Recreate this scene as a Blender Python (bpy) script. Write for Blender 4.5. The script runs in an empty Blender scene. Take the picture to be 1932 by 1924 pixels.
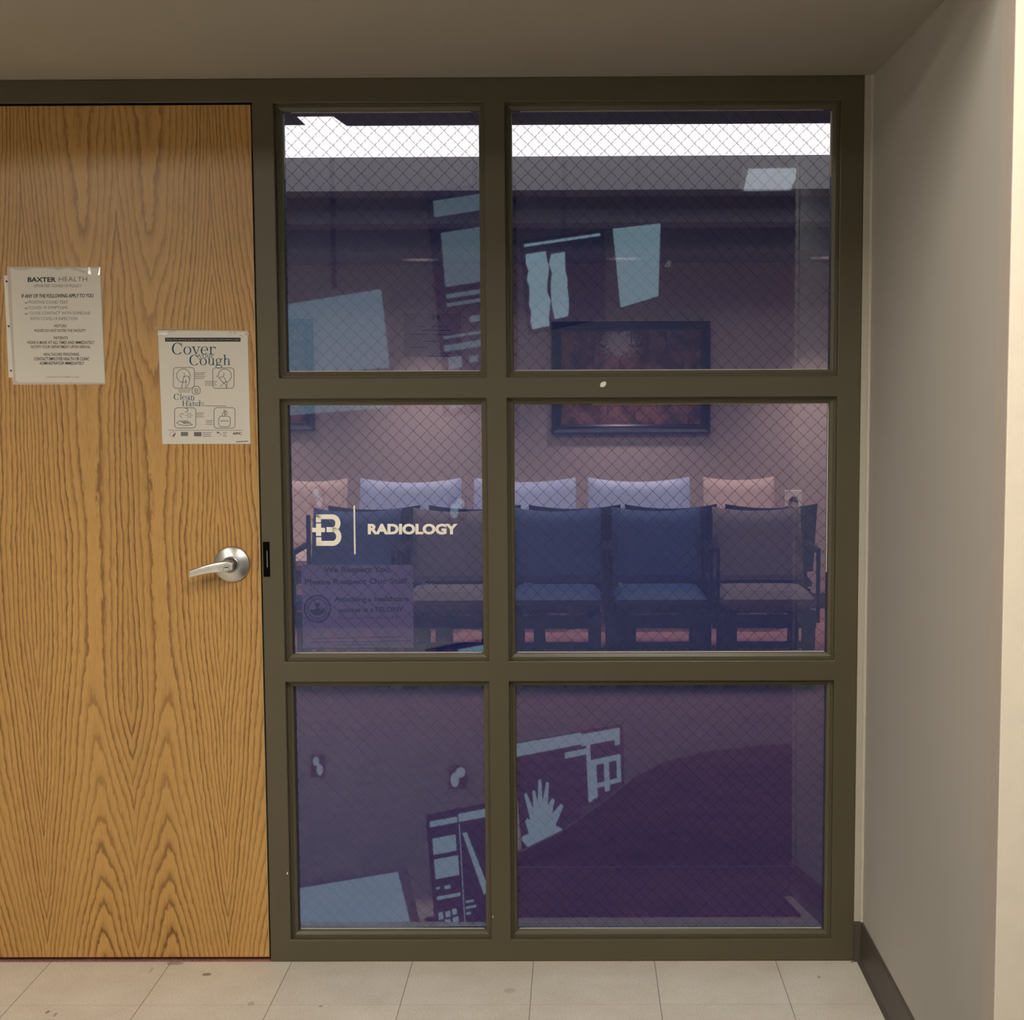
import bpy, bmesh, math, random
from mathutils import Vector, Matrix
random.seed(7)
SC = bpy.context.scene
COL = SC.collection
PI = math.pi

# ------------------------------------------------------------------ camera
CAM = Vector((0.0, -3.69276, 1.4420))
FW = Vector((-0.0068954, 0.9960017, -0.0890676))
RT = Vector((0.9999695, 0.0065404, -0.0042774))
UP = Vector((0.0036778, 0.0890943, 0.9960164))
FPX, PPX, PPY = 2850.0, 1070.22, 984.05
cd = bpy.data.cameras.new('camera')
cd.sensor_fit = 'HORIZONTAL'
cd.sensor_width = 36.0
cd.lens = FPX * 36.0 / 1932.0
cd.shift_x = -(PPX - 966.0) / 1932.0
cd.shift_y = (PPY - 962.0) / 1932.0
cd.clip_start = 0.05
cam = bpy.data.objects.new('camera', cd)
COL.objects.link(cam)
M = Matrix((RT, UP, -FW)).transposed().to_4x4()
M.translation = CAM
cam.matrix_world = M
SC.camera = cam


def at(px, py, y=0.0):
    """point of the place on the vertical plane at depth y that the photo shows at px, py"""
    d = FW * FPX + RT * (px - PPX) - UP * (py - PPY)
    return CAM + d * ((y - CAM.y) / d.y)


# ------------------------------------------------------------------ world, exposure, lamps
w = bpy.data.worlds.new('world')
SC.world = w
w.use_nodes = True
w.node_tree.nodes['Background'].inputs[0].default_value = (0.75, 0.8, 0.9, 1)
w.node_tree.nodes['Background'].inputs[1].default_value = 0.02
SC.view_settings.view_transform = 'Standard'
SC.view_settings.look = 'None'
SC.view_settings.exposure = 0.0
SC.view_settings.gamma = 1.0
SC.view_settings.use_curve_mapping = False
try:
    SC.cycles.use_denoising = True
    SC.cycles.max_bounces = 8
    SC.cycles.transparent_max_bounces = 16
    SC.cycles.caustics_reflective = False
    SC.cycles.caustics_refractive = False
    SC.cycles.sample_clamp_indirect = 4.0
except Exception:
    pass

HALL_Z = 2.75       # hallway ceiling
ALC_Z = 2.180       # ceiling of the recess in front of the door and windows
RW_X = 0.7114       # right wall of the recess
RW_Y = -1.19        # where that wall ends
# troffers of the hallway (x, y, size x, size y, radiance, colour); their light comes from their diffusers
TROFFERS = [(-2.50, -4.75, 0.60, 1.20, 74.0, (1.0, 0.92, 0.76), 0.0),
            (-2.10, -2.35, 0.60, 1.20, 11.0, (1.0, 0.89, 0.71), 0.0),  # unseen light added to brighten door and floor
            (1.225, -5.93, 0.31, 1.05, 2.0, (1.0, 0.97, 0.95), 0.083),
            (0.35, -2.35, 0.60, 1.20, 26.0, (1.0, 0.94, 0.82), 0.0),  # unseen light added overhead to brighten floor and frame
            (2.7, -3.4, 0.60, 1.20, 8.0, (1.0, 0.93, 0.82), 0.0)]  # unseen light added for the cream edge at the far right
DOWNLIGHT_W = 105.0
STRIP_L = 2.8


# ------------------------------------------------------------------ node helper
class NT:
    def __init__(s, name):
        s.m = bpy.data.materials.new(name)
        s.m.use_nodes = True
        s.t = s.m.node_tree
        s.t.nodes.clear()
        s.out = s.t.nodes.new('ShaderNodeOutputMaterial')

    def n(s, typ, **kw):
        nd = s.t.nodes.new(typ)
        for k, v in kw.items():
            setattr(nd, k, v)
        return nd

    def put(s, sock, v):
        if isinstance(v, bpy.types.NodeSocket):
            s.t.links.new(v, sock)
        elif v is not None:
            if hasattr(sock.default_value, '__len__') and not hasattr(v, '__len__'):
                v = (v,) * len(sock.default_value)
            if hasattr(sock.default_value, '__len__') and len(sock.default_value) == 4 and len(v) == 3:
                v = (*v, 1)
            sock.default_value = v

    def math(s, op, a, b=None, c=None, clamp=False):
        nd = s.n('ShaderNodeMath', operation=op, use_clamp=clamp)
        for i, v in enumerate((a, b, c)):
            if v is not None:
                s.put(nd.inputs[i], v)
        return nd.outputs[0]

    def pos(s):
        g = s.n('ShaderNodeNewGeometry')
        sp = s.n('ShaderNodeSeparateXYZ')
        s.t.links.new(g.outputs['Position'], sp.inputs[0])
        return g.outputs['Position'], sp.outputs[0], sp.outputs[1], sp.outputs[2]

    def objpos(s):
        g = s.n('ShaderNodeTexCoord')
        return g.outputs['Object']

    def vec(s, x, y, z):
        c = s.n('ShaderNodeCombineXYZ')
        for i, v in enumerate((x, y, z)):
            s.put(c.inputs[i], v)
        return c.outputs[0]

    def vmul(s, v, f):
        nd = s.n('ShaderNodeVectorMath', operation='MULTIPLY')
        s.put(nd.inputs[0], v)
        s.put(nd.inputs[1], f)
        return nd.outputs[0]

    def noise(s, v, scale=1.0, detail=2.0, rough=0.5, col=False):
        nd = s.n('ShaderNodeTexNoise')
        s.put(nd.inputs['Vector'], v)
        nd.inputs['Scale'].default_value = scale
        nd.inputs['Detail'].default_value = detail
        nd.inputs['Roughness'].default_value = rough
        return nd.outputs['Color' if col else 'Fac']

    def ramp(s, f, stops, interp='LINEAR'):
        nd = s.n('ShaderNodeValToRGB')
        nd.color_ramp.interpolation = interp
        el = nd.color_ramp.elements
        while len(el) < len(stops):
            el.new(0.5)
        for e, (p, c) in zip(el, stops):
            e.position = p
            e.color = (*c, 1) if len(c) == 3 else c
        s.put(nd.inputs[0], f)
        return nd.outputs[0]

    def mix(s, f, a, b, typ='MIX'):
        nd = s.n('ShaderNodeMixRGB', blend_type=typ)
        s.put(nd.inputs[0], f)
        s.put(nd.inputs[1], a)
        s.put(nd.inputs[2], b)
        return nd.outputs[0]

    def bump(s, h, strength=0.2, dist=0.01):
        nd = s.n('ShaderNodeBump')
        nd.inputs['Strength'].default_value = strength
        nd.inputs['Distance'].default_value = dist
        s.put(nd.inputs['Height'], h)
        return nd.outputs[0]

    def pbr(s, col, rough=0.5, metal=0.0, spec=0.5, normal=None, coat=0.0, coat_rough=0.1, emit=None, emit_s=0.0):
        p = s.n('ShaderNodeBsdfPrincipled')
        s.put(p.inputs['Base Color'], col)
        s.put(p.inputs['Roughness'], rough)
        s.put(p.inputs['Metallic'], metal)
        s.put(p.inputs['Specular IOR Level'], spec)
        s.put(p.inputs['Coat Weight'], coat)
        s.put(p.inputs['Coat Roughness'], coat_rough)
        if normal is not None:
            s.put(p.inputs['Normal'], normal)
        if emit is not None:
            s.put(p.inputs['Emission Color'], emit)
            s.put(p.inputs['Emission Strength'], emit_s)
        s.t.links.new(p.outputs[0], s.out.inputs[0])
        return s.m


def srgb(r, g, b):
    def f(c):
        c /= 255.0
        return c / 12.92 if c <= 0.04045 else ((c + 0.055) / 1.055) ** 2.4
    return (f(r), f(g), f(b))


_cache = {}


def plain(name, col, rough=0.5, metal=0.0, spec=0.5, var=0.06, scale=30.0, bump=0.0, coat=0.0):
    """a painted or moulded surface with a little procedural unevenness"""
    if name in _cache:
        return _cache[name]
    t = NT(name)
    p, x, y, z = t.pos()
    nz = t.noise(t.objpos(), scale, 3.0)
    c = t.mix(nz, tuple(v * (1 - var) for v in col), tuple(min(1, v * (1 + var)) for v in col))
    nrm = t.bump(t.noise(t.objpos(), scale * 8, 2.0), bump, 0.002) if bump else None
    m = t.pbr(c, rough, metal, spec, nrm, coat)
    _cache[name] = m
    return m


def emissive(name, col, strength):
    if name in _cache:
        return _cache[name]
    t = NT(name)
    e = t.n('ShaderNodeEmission')
    t.put(e.inputs[0], col)
    e.inputs[1].default_value = strength
    t.t.links.new(e.outputs[0], t.out.inputs[0])
    _cache[name] = t.m
    return t.m


# ------------------------------------------------------------------ materials
def mat_oak():
    t = NT('oak_veneer')
    p, x, y, z = t.pos()
    XS, LEAF, U0 = -1.1137, 0.229, 0.083
    wob = t.math('MULTIPLY', t.math('SUBTRACT', t.noise(t.vec(0.0, 0.0, t.math('MULTIPLY', z, 2.2)), 1.0, 1.0), 0.5), 0.035)
    u = t.math('PINGPONG', t.math('SUBTRACT', x, XS), LEAF)
    n1 = t.math('SUBTRACT', t.noise(t.vec(t.math('MULTIPLY', u, 9.0), 3.0, t.math('MULTIPLY', z, 2.0)), 1.0, 2.0), 0.5)
    n2 = t.math('SUBTRACT', t.noise(t.vec(t.math('MULTIPLY', x, 110.0), 1.0, t.math('MULTIPLY', z, 32.0)), 1.0, 2.0), 0.5)
    du = t.math('ABSOLUTE', t.math('ADD', t.math('SUBTRACT', u, U0), wob))
    D = t.math('MULTIPLY', t.math('POWER', du, 1.75), 270.0)
    D = t.math('ADD', D, t.math('MULTIPLY', du, 7.0))

    def soft(v):
        return t.math('MULTIPLY', t.math('ADD', v, t.math('SQRT', t.math('ADD', t.math('MULTIPLY', v, v), 0.012))), 0.5)
    lo = soft(t.math('SUBTRACT', 0.66, z))
    hi = soft(t.math('SUBTRACT', z, 1.42))
    top = soft(t.math('SUBTRACT', z, 1.80))
    G = t.math('ADD', t.math('MULTIPLY', lo, 13.0), t.math('SUBTRACT', t.math('MULTIPLY', hi, 10.0), t.math('MULTIPLY', top, 6.0)))
    f = t.math('SUBTRACT', D, G)
    f = t.math('ADD', f, t.math('MULTIPLY', n1, 3.0))
    f = t.math('ADD', f, t.math('MULTIPLY', n2, 0.62))
    fr = t.math('FRACT', f)
    early = t.ramp(fr, [(0.0, (0, 0, 0)), (0.12, (0.05, 0.05, 0.05)), (0.22, (0.55, 0.55, 0.55)), (0.48, (0.9, 0.9, 0.9)),
                        (0.86, (1, 1, 1)), (0.96, (0.6, 0.6, 0.6)), (1.0, (0, 0, 0))])
    ringn = t.n('ShaderNodeTexWhiteNoise', noise_dimensions='1D')
    t.put(ringn.inputs['W'], t.math('FLOOR', f))
    keep = t.math('MULTIPLY_ADD', ringn.outputs[0], 0.5, 0.5)
    k = t.math('SUBTRACT', 1.0, t.math('MULTIPLY', t.math('SUBTRACT', 1.0, early), keep))
    base = t.mix(k, (0.165, 0.068, 0.012), (0.49, 0.278, 0.085))
    # pores: short vertical dashes
    pores = t.noise(t.vec(t.math('MULTIPLY', x, 620.0), 0.0, t.math('MULTIPLY', z, 22.0)), 1.0, 2.0, 0.6)
    pm = t.ramp(pores, [(0.36, (0.80, 0.76, 0.68)), (0.56, (1.03, 1.03, 1.03))])
    c = t.mix(0.85, base, pm, 'MULTIPLY')
    tone = t.ramp(t.noise(t.vec(t.math('MULTIPLY', x, 3.0), 0.0, t.math('MULTIPLY', z, 0.7)), 1.0, 2.0),
                  [(0.3, (0.90, 0.88, 0.86)), (0.7, (1.06, 1.06, 1.06))])
    c = t.mix(1.0, c, tone, 'MULTIPLY')
    return t.pbr(c, 0.42, 0.0, 0.35, t.bump(pores, 0.08, 0.001), 0.22, 0.30)


SCUFFS = [(390, 1838, 0.012, 0.010, 0.8), (90, 1909, 0.005, 0.010, 0.7), (104, 1914, 0.004, 0.012, 0.5), (605, 1898, 0.005, 0.006, 0.6), (474, 1893, 0.008, 0.014, 0.35),
          (962, 1868, 0.016, 0.016, 0.25), (1545, 1843, 0.004, 0.008, 0.6), (330, 1817, 0.022, 0.012, 0.55), (1608, 1814, 0.004, 0.006, 0.9), (285, 1830, 0.004, 0.02, 0.3)]


def mat_tile():
    t = NT('vinyl_tile')
    p, x, y, z = t.pos()
    S = 0.3048
    ux = t.math('DIVIDE', t.math('ADD', x, 1.3346), S)
    uy = t.math('DIVIDE', t.math('ADD', y, 0.268), S)

    def joint(u, half):
        a = t.math('ABSOLUTE', t.math('SUBTRACT', t.math('FRACT', t.math('ADD', u, 0.5)), 0.5))
        return t.math('LESS_THAN', a, half)
    jx, jy = joint(ux, 0.0032), joint(uy, 0.0026)
    cell = t.n('ShaderNodeTexWhiteNoise', noise_dimensions='2D')
    t.put(cell.inputs[0], t.vec(t.math('FLOOR', ux), t.math('FLOOR', uy), 0.0))
    tone = t.math('MULTIPLY_ADD', cell.outputs[0], 0.05, 0.975)
    speck = t.ramp(t.noise(p, 230.0, 3.0, 0.7), [(0.30, (0.45, 0.40, 0.335)), (0.46, (0.70, 0.645, 0.575)), (0.75, (0.75, 0.70, 0.63))])
    dirt = t.ramp(t.noise(p, 5.0, 4.0, 0.65), [(0.30, (0.88, 0.86, 0.84)), (0.62, (1, 1, 1))])
    spots = t.ramp(t.noise(p, 62.0, 2.0, 0.5), [(0.20, (0.55, 0.5, 0.42)), (0.27, (1, 1, 1))])
    c = t.mix(1.0, speck, dirt, 'MULTIPLY')
    c = t.mix(0.8, c, spots, 'MULTIPLY')
    c = t.mix(1.0, c, t.vec(tone, tone, tone), 'MULTIPLY')
    for px, py, rx, ry, dk in SCUFFS:      # fixed scuffs and stains
        d = FW * FPX + RT * (px - PPX) - UP * (py - PPY)
        q = CAM - d * (CAM.z / d.z)
        ex = t.math('DIVIDE', t.math('SUBTRACT', x, q.x), rx)
        ey = t.math('DIVIDE', t.math('SUBTRACT', y, q.y), ry)
        rr = t.math('ADD', t.math('ADD', t.math('MULTIPLY', ex, ex), t.math('MULTIPLY', ey, ey)), t.math('MULTIPLY', t.noise(p, 90.0, 2.0), 0.9))
        c = t.mix(t.math('MULTIPLY', t.math('LESS_THAN', rr, 1.35), dk), c, (0.14, 0.11, 0.085))
    c = t.mix(t.math('MULTIPLY', jy, 0.45), c, (0.16, 0.12, 0.08))
    c = t.mix(t.math('MULTIPLY', jx, 0.85), c, (0.10, 0.075, 0.05))
    return t.pbr(c, 0.42, 0.0, 0.4)


def mat_carpet():
    t = NT('maroon_carpet')
    p, x, y, z = t.pos()
    c = t.ramp(t.noise(p, 160.0, 3.0, 0.7), [(0.35, (0.26, 0.11, 0.105)), (0.6, (0.48, 0.24, 0.22))])
    c = t.mix(1.0, c, t.ramp(t.noise(p, 9.0, 2.0), [(0.3, (0.85, 0.85, 0.85)), (0.7, (1.1, 1.1, 1.1))]), 'MULTIPLY')
    return t.pbr(c, 0.95, 0.0, 0.1, t.bump(t.noise(p, 400.0, 2.0), 0.4, 0.004))


def mat_glass(name, tilt):
    """wired glass with a bluish film: clear, faintly scattering and mirror-like at once, black wire net inside"""
    t = NT(name)
    p, x, y, z = t.pos()
    S = 0.0338

    def wire(expr, phase, th):
        a = t.math('ABSOLUTE', t.math('SUBTRACT', t.math('FRACT', t.math('ADD', expr, phase)), 0.5))
        return t.math('LESS_THAN', a, th)
    nx = t.math('MULTIPLY', t.math('SUBTRACT', t.noise(t.vec(t.math('MULTIPLY', x, 30.0), 0.0, t.math('MULTIPLY', z, 30.0)), 1.0, 1.0), 0.5), 0.12)
    e1 = t.math('ADD', t.math('DIVIDE', t.math('ADD', x, z), S), nx)
    e2 = t.math('ADD', t.math('DIVIDE', t.math('SUBTRACT', x, z), S), nx)
    # twisted wire: its width swells along its run
    sw1 = t.math('MULTIPLY_ADD', t.math('SINE', t.math('MULTIPLY', e2, 6.283 * 2)), 0.010, 0.026)
    sw2 = t.math('MULTIPLY_ADD', t.math('SINE', t.math('MULTIPLY', e1, 6.283 * 2)), 0.012, 0.022)
    wm = t.math('MAXIMUM', wire(e1, 0.0, sw1), wire(e2, 0.0, sw2))
    film = t.n('ShaderNodeBsdfTransparent')
    t.put(film.inputs[0], (0.78, 0.75, 0.83))
    sc = t.n('ShaderNodeBsdfDiffuse')
    t.put(sc.inputs[0], (0.07, 0.085, 0.48))
    m1 = t.n('ShaderNodeMixShader')
    m1.inputs[0].default_value = 0.14
    t.t.links.new(film.outputs[0], m1.inputs[1])
    t.t.links.new(sc.outputs[0], m1.inputs[2])
    wd = t.n('ShaderNodeBsdfDiffuse')
    t.put(wd.inputs[0], (0.03, 0.03, 0.05))
    m2 = t.n('ShaderNodeMixShader')
    t.put(m2.inputs[0], t.math('MULTIPLY', wm, 0.48))
    t.t.links.new(m1.outputs[0], m2.inputs[1])
    t.t.links.new(wd.outputs[0], m2.inputs[2])
    gl = t.n('ShaderNodeBsdfGlossy')
    t.put(gl.inputs[0], (0.80, 0.96, 1.0))
    gl.inputs['Roughness'].default_value = 0.015
    t.put(gl.inputs['Normal'], t.vec(0.0, -math.cos(tilt), math.sin(tilt)))
    m3 = t.n('ShaderNodeMixShader')
    m3.inputs[0].default_value = 0.085
    t.t.links.new(m2.outputs[0], m3.inputs[1])
    t.t.links.new(gl.outputs[0], m3.inputs[2])
    t.t.links.new(m3.outputs[0], t.out.inputs[0])
    return t.m


def mat_clear(name, tint, gloss, rough=0.12, haze=0.0, haze_col=(0.8, 0.8, 0.8)):
    t = NT(name)
    a = t.n('ShaderNodeBsdfTransparent')
    t.put(a.inputs[0], tint)
    d = t.n('ShaderNodeBsdfDiffuse')
    t.put(d.inputs[0], haze_col)
    m1 = t.n('ShaderNodeMixShader')
    m1.inputs[0].default_value = haze
    t.t.links.new(a.outputs[0], m1.inputs[1])
    t.t.links.new(d.outputs[0], m1.inputs[2])
    g = t.n('ShaderNodeBsdfGlossy')
    g.inputs['Roughness'].default_value = rough
    m2 = t.n('ShaderNodeMixShader')
    m2.inputs[0].default_value = gloss
    t.t.links.new(m1.outputs[0], m2.inputs[1])
    t.t.links.new(g.outputs[0], m2.inputs[2])
    t.t.links.new(m2.outputs[0], t.out.inputs[0])
    return t.m


def mat_brushed(name, col, rough=0.28):
    t = NT(name)
    n = t.noise(t.objpos(), 300.0, 3.0)
    return t.pbr(t.mix(n, tuple(c * 0.9 for c in col), col), t.math('MULTIPLY_ADD', n, 0.12, rough), 1.0)


def mat_painting(name, seed):
    """autumn woods: rust foliage, a pale thicket, a lit path"""
    t = NT(name)
    p, x, y, z = t.pos()
    v = t.vec(t.math('ADD', x, seed), 0.0, z)
    a = t.noise(v, 9.0, 5.0, 0.65)
    c = t.ramp(a, [(0.25, (0.025, 0.012, 0.016)), (0.45, (0.10, 0.045, 0.04)), (0.58, (0.28, 0.13, 0.09)), (0.70, (0.16, 0.10, 0.10)), (0.82, (0.55, 0.46, 0.40))])
    if seed == 3:
        dx = t.math('SUBTRACT', x, 0.27)
        dz = t.math('SUBTRACT', z, 1.72)
        r2 = t.math('SQRT', t.math('ADD', t.math('MULTIPLY', dx, dx), t.math('MULTIPLY', t.math('MULTIPLY', dz, dz), 1.6)))
        k = t.math('SUBTRACT', t.math('ADD', 0.135, t.math('MULTIPLY', t.math('SUBTRACT', t.noise(v, 45.0, 4.0, 0.7), 0.5), 0.30)), r2)
        c = t.mix(t.math('MULTIPLY', k, 14.0, clamp=True), c, (0.62, 0.55, 0.48))
    st = t.noise(t.vec(t.math('MULTIPLY', x, 34.0), seed, t.math('MULTIPLY', z, 3.0)), 1.0, 2.0)
    c = t.mix(t.math('LESS_THAN', st, 0.36), c, (0.05, 0.03, 0.04))
    return t.pbr(c, 0.35, 0.0, 0.4)


OAK = mat_oak()
TILE = mat_tile()
CARPET = mat_carpet()
FRAME = plain('olive_brown_enamel', (0.088, 0.074, 0.045), 0.38, spec=0.35, var=0.05, scale=6, bump=0.03)
WALL = plain('painted_plaster', (0.47, 0.45, 0.415), 0.62, spec=0.35, var=0.015, scale=3, bump=0.04)
WALL_CREAM = plain('cream_plaster', (0.66, 0.58, 0.47), 0.6, spec=0.3, var=0.02, scale=3, bump=0.04)
HALL_PAINT = plain('hallway_tan_paint', (0.24, 0.22, 0.19), 0.7)
CEIL = plain('ceiling_plaster', (0.36, 0.335, 0.285), 0.75, spec=0.25, var=0.02, scale=3, bump=0.03)
BEAD = plain('corner_bead_paint', (0.42, 0.39, 0.33), 0.55, var=0.03)
BASEB = plain('dark_rubber_base', (0.075, 0.062, 0.052), 0.48, spec=0.4, var=0.06)
W_WALL = plain('waiting_room_wallpaper', (0.62, 0.51, 0.45), 0.8, spec=0.2, var=0.03, scale=14)
W_SOFFIT = plain('soffit_paint', (0.20, 0.20, 0.21), 0.8, spec=0.2, var=0.02)
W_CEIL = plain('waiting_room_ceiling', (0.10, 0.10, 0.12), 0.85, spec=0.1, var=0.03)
GAP_SHADE = plain('gap_shade', (0.008, 0.006, 0.005), 0.8, spec=0.1)
STEEL = mat_brushed('satin_steel', (0.66, 0.65, 0.63), 0.26)
STEEL_DK = mat_brushed('dark_steel', (0.25, 0.25, 0.25), 0.35)
BLACK = plain('black_metal', (0.002, 0.002, 0.002), 0.7, spec=0.04)
PAPER = plain('white_paper', (0.70, 0.675, 0.63), 0.75, spec=0.2, var=0.02, scale=8)
INK = plain('black_ink', (0.03, 0.028, 0.03), 0.8, spec=0.1)
INK_GREY = plain('grey_ink', (0.16, 0.15, 0.15), 0.8, spec=0.1)
INK_LIGHT = plain('light_grey_ink', (0.30, 0.285, 0.265), 0.8, spec=0.1)
INK_TEAL = plain('teal_ink', (0.016, 0.06, 0.10), 0.8, spec=0.1)
INK_OLIVE = plain('olive_ink', (0.085, 0.075, 0.03), 0.8, spec=0.1)
PLASTIC = mat_clear('clear_sleeve', (0.985, 0.98, 0.97), 0.022, 0.16, 0.012)
PLASTIC_GLINT = mat_clear('sleeve_glint', (1, 1, 1), 0.18, 0.22, 0.55, (1.0, 0.96, 0.88))  # whitish colour stands in for highlights on the plastic creases
VINYL_WHITE = plain('white_vinyl', (0.95, 0.90, 0.80), 0.55, var=0.02)
PUTTY = plain('white_glazing_tape', (0.62, 0.58, 0.52), 0.35, var=0.1, scale=60)
CHAIR_BLUE = plain('blue_upholstery', (0.07, 0.15, 0.36), 0.5, spec=0.4, var=0.1, scale=60)
CHAIR_TAUPE = plain('taupe_upholstery', (0.42, 0.33, 0.31), 0.6, spec=0.3, var=0.1, scale=60)
CHAIR_SKY = plain('pale_blue_upholstery', (0.46, 0.54, 0.74), 0.45, spec=0.4, var=0.08, scale=60)
CHAIR_BEIGE = plain('beige_upholstery', (0.66, 0.50, 0.42), 0.5, spec=0.3, var=0.08, scale=60)
CHAIR_FRAME = plain('dark_chair_frame', (0.010, 0.013, 0.03), 0.4, spec=0.4)
PIC_FRAME = plain('navy_black_lacquer', (0.006, 0.009, 0.03), 0.22, spec=0.6)
PLATE = plain('ivory_plate', (0.95, 0.88, 0.80), 0.5)


# ------------------------------------------------------------------ mesh helpers
class MB:
    def __init__(s):
        s.bm = bmesh.new()
        s.extra = []            # further pieces that become objects of their own

    def piece(s):
        p = MB()
        s.extra.append(p)
        return p

    def box(s, x0, x1, y0, y1, z0, z1):
        v = [s.bm.verts.new((x, y, z)) for x in (x0, x1) for y in (y0, y1) for z in (z0, z1)]
        for f in ((0, 1, 3, 2), (4, 6, 7, 5), (0, 4, 5, 1), (2, 3, 7, 6), (0, 2, 6, 4), (1, 5, 7, 3)):
            s.bm.faces.new([v[i] for i in f])
        return s

    def prism(s, pts, d):
        """closed outline of 3-D points swept by the vector d"""
        d = Vector(d)
        a = [s.bm.verts.new(Vector(p)) for p in pts]
        b = [s.bm.verts.new(Vector(p) + d) for p in pts]
        s.bm.faces.new(a)
        s.bm.faces.new(b[::-1])
        n = len(pts)
        for i in range(n):
            s.bm.faces.new((a[i], b[i], b[(i + 1) % n], a[(i + 1) % n]))
        return s

    def poly(s, pts):
        s.bm.faces.new([s.bm.verts.new(Vector(p)) for p in pts])
        return s

    def tube(s, p0, p1, r0, r1=None, n=16, caps=True):
        p0, p1 = Vector(p0), Vector(p1)
        r1 = r0 if r1 is None else r1
        ax = (p1 - p0).normalized()
        a = ax.orthogonal().normalized()
        b = ax.cross(a)
        A = [s.bm.verts.new(p0 + (a * math.cos(2 * PI * i / n) + b * math.sin(2 * PI * i / n)) * r0) for i in range(n)]
        B = [s.bm.verts.new(p1 + (a * math.cos(2 * PI * i / n) + b * math.sin(2 * PI * i / n)) * r1) for i in range(n)]
        for i in range(n):
            s.bm.faces.new((A[i], A[(i + 1) % n], B[(i + 1) % n], B[i]))
        if caps:
            s.bm.faces.new(A[::-1])
            s.bm.faces.new(B)
        return s

    def lathe(s, c, prof, n=48):
        """profile of (radius, y) turned about the y axis through c"""
        c = Vector(c)
        rings = []
        for r, y in prof:
            if r < 1e-6:
                rings.append([s.bm.verts.new(c + Vector((0, y, 0)))])
            else:
                rings.append([s.bm.verts.new(c + Vector((r * math.cos(2 * PI * i / n), y, r * math.sin(2 * PI * i / n)))) for i in range(n)])
        for A, B in zip(rings, rings[1:]):
            if len(A) == 1 and len(B) == 1:
                continue
            for i in range(n):
                j = (i + 1) % n
                if len(A) == 1:
                    s.bm.faces.new((A[0], B[j], B[i]))
                elif len(B) == 1:
                    s.bm.faces.new((A[i], A[j], B[0]))
                else:
                    s.bm.faces.new((A[i], A[j], B[j], B[i]))
        return s

    def ring2d(s, to3, cx, cy, rx, ry, tx, ty, a0=0, a1=360, n=28, t0=1.0, t1=1.0):
        prev = None
        for i in range(n + 1):
            k = i / n
            a = math.radians(a0 + (a1 - a0) * k)
            q = t0 + (t1 - t0) * k
            o = to3(cx + rx * math.cos(a), cy + ry * math.sin(a))
            m = to3(cx + (rx - tx * q) * math.cos(a), cy + (ry - ty * q) * math.sin(a))
            cur = (s.bm.verts.new(o), s.bm.verts.new(m))
            if prev:
                s.bm.faces.new((prev[0], cur[0], cur[1], prev[1]))
            prev = cur
        return s

    def poly2d(s, to3, pts):
        return s.poly([to3(*p) for p in pts])

    def rect2d(s, to3, x0, y0, x1, y1):
        return s.poly2d(to3, [(x0, y0), (x1, y0), (x1, y1), (x0, y1)])

    def grid(s, fn, nu, nv):
        vs = [[s.bm.verts.new(fn(i / nu, j / nv)) for j in range(nv + 1)] for i in range(nu + 1)]
        for i in range(nu):
            for j in range(nv):
                s.bm.faces.new((vs[i][j], vs[i + 1][j], vs[i + 1][j + 1], vs[i][j + 1]))
        return s


def obj(name, mb, mat, parent=None, bevel=0.0, smooth=False, segs=2, solid=False):
    if mb.extra:
        for q in mb.extra[(0 if len(mb.bm.verts) else 1):]:
            obj(name, q, mat, parent, bevel, smooth, segs, solid)
        if not len(mb.bm.verts):
            mb = mb.extra[0]
    bm = mb.bm
    if solid:
        bmesh.ops.remove_doubles(bm, verts=bm.verts, dist=1e-6)
    bmesh.ops.recalc_face_normals(bm, faces=bm.faces)
    off = parent.matrix_world_loc if False else Vector((0, 0, 0))
    p = parent
    while p is not None:
        off += Vector(p.location)
        p = p.parent
    for v in bm.verts:
        v.co -= off
    me = bpy.data.meshes.new(name)
    bm.to_mesh(me)
    bm.free()
    me.materials.append(mat)
    if smooth:
        for f in me.polygons:
            f.use_smooth = True
        me.set_sharp_from_angle(angle=math.radians(35))
    o = bpy.data.objects.new(name, me)
    COL.objects.link(o)
    if parent is not None:
        o.parent = parent
    if bevel:
        b = o.modifiers.new('bevel', 'BEVEL')
        b.width = bevel
        b.segments = segs
        b.limit_method = 'ANGLE'
        b.angle_limit = math.radians(40)
    return o


def tag(o, label=None, cat=None, group=None, kind=None):
    if label:
        o['label'] = label
    if cat:
        o['category'] = cat
    if group:
        o['group'] = group
    if kind:
        o['kind'] = kind
    return o


def thing(name, loc, label, cat, group=None, kind=None):
    o = bpy.data.objects.new(name, None)
    COL.objects.link(o)
    o.location = loc
    o.empty_display_size = 0.1
    return tag(o, label, cat, group, kind)


def copy_tree(o, parent=None):
    c = o.copy()
    COL.objects.link(c)
    if parent is not None:
        c.parent = parent
    for ch in [q for q in bpy.data.objects if q.parent == o]:
        copy_tree(ch, c)
    return c


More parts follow.
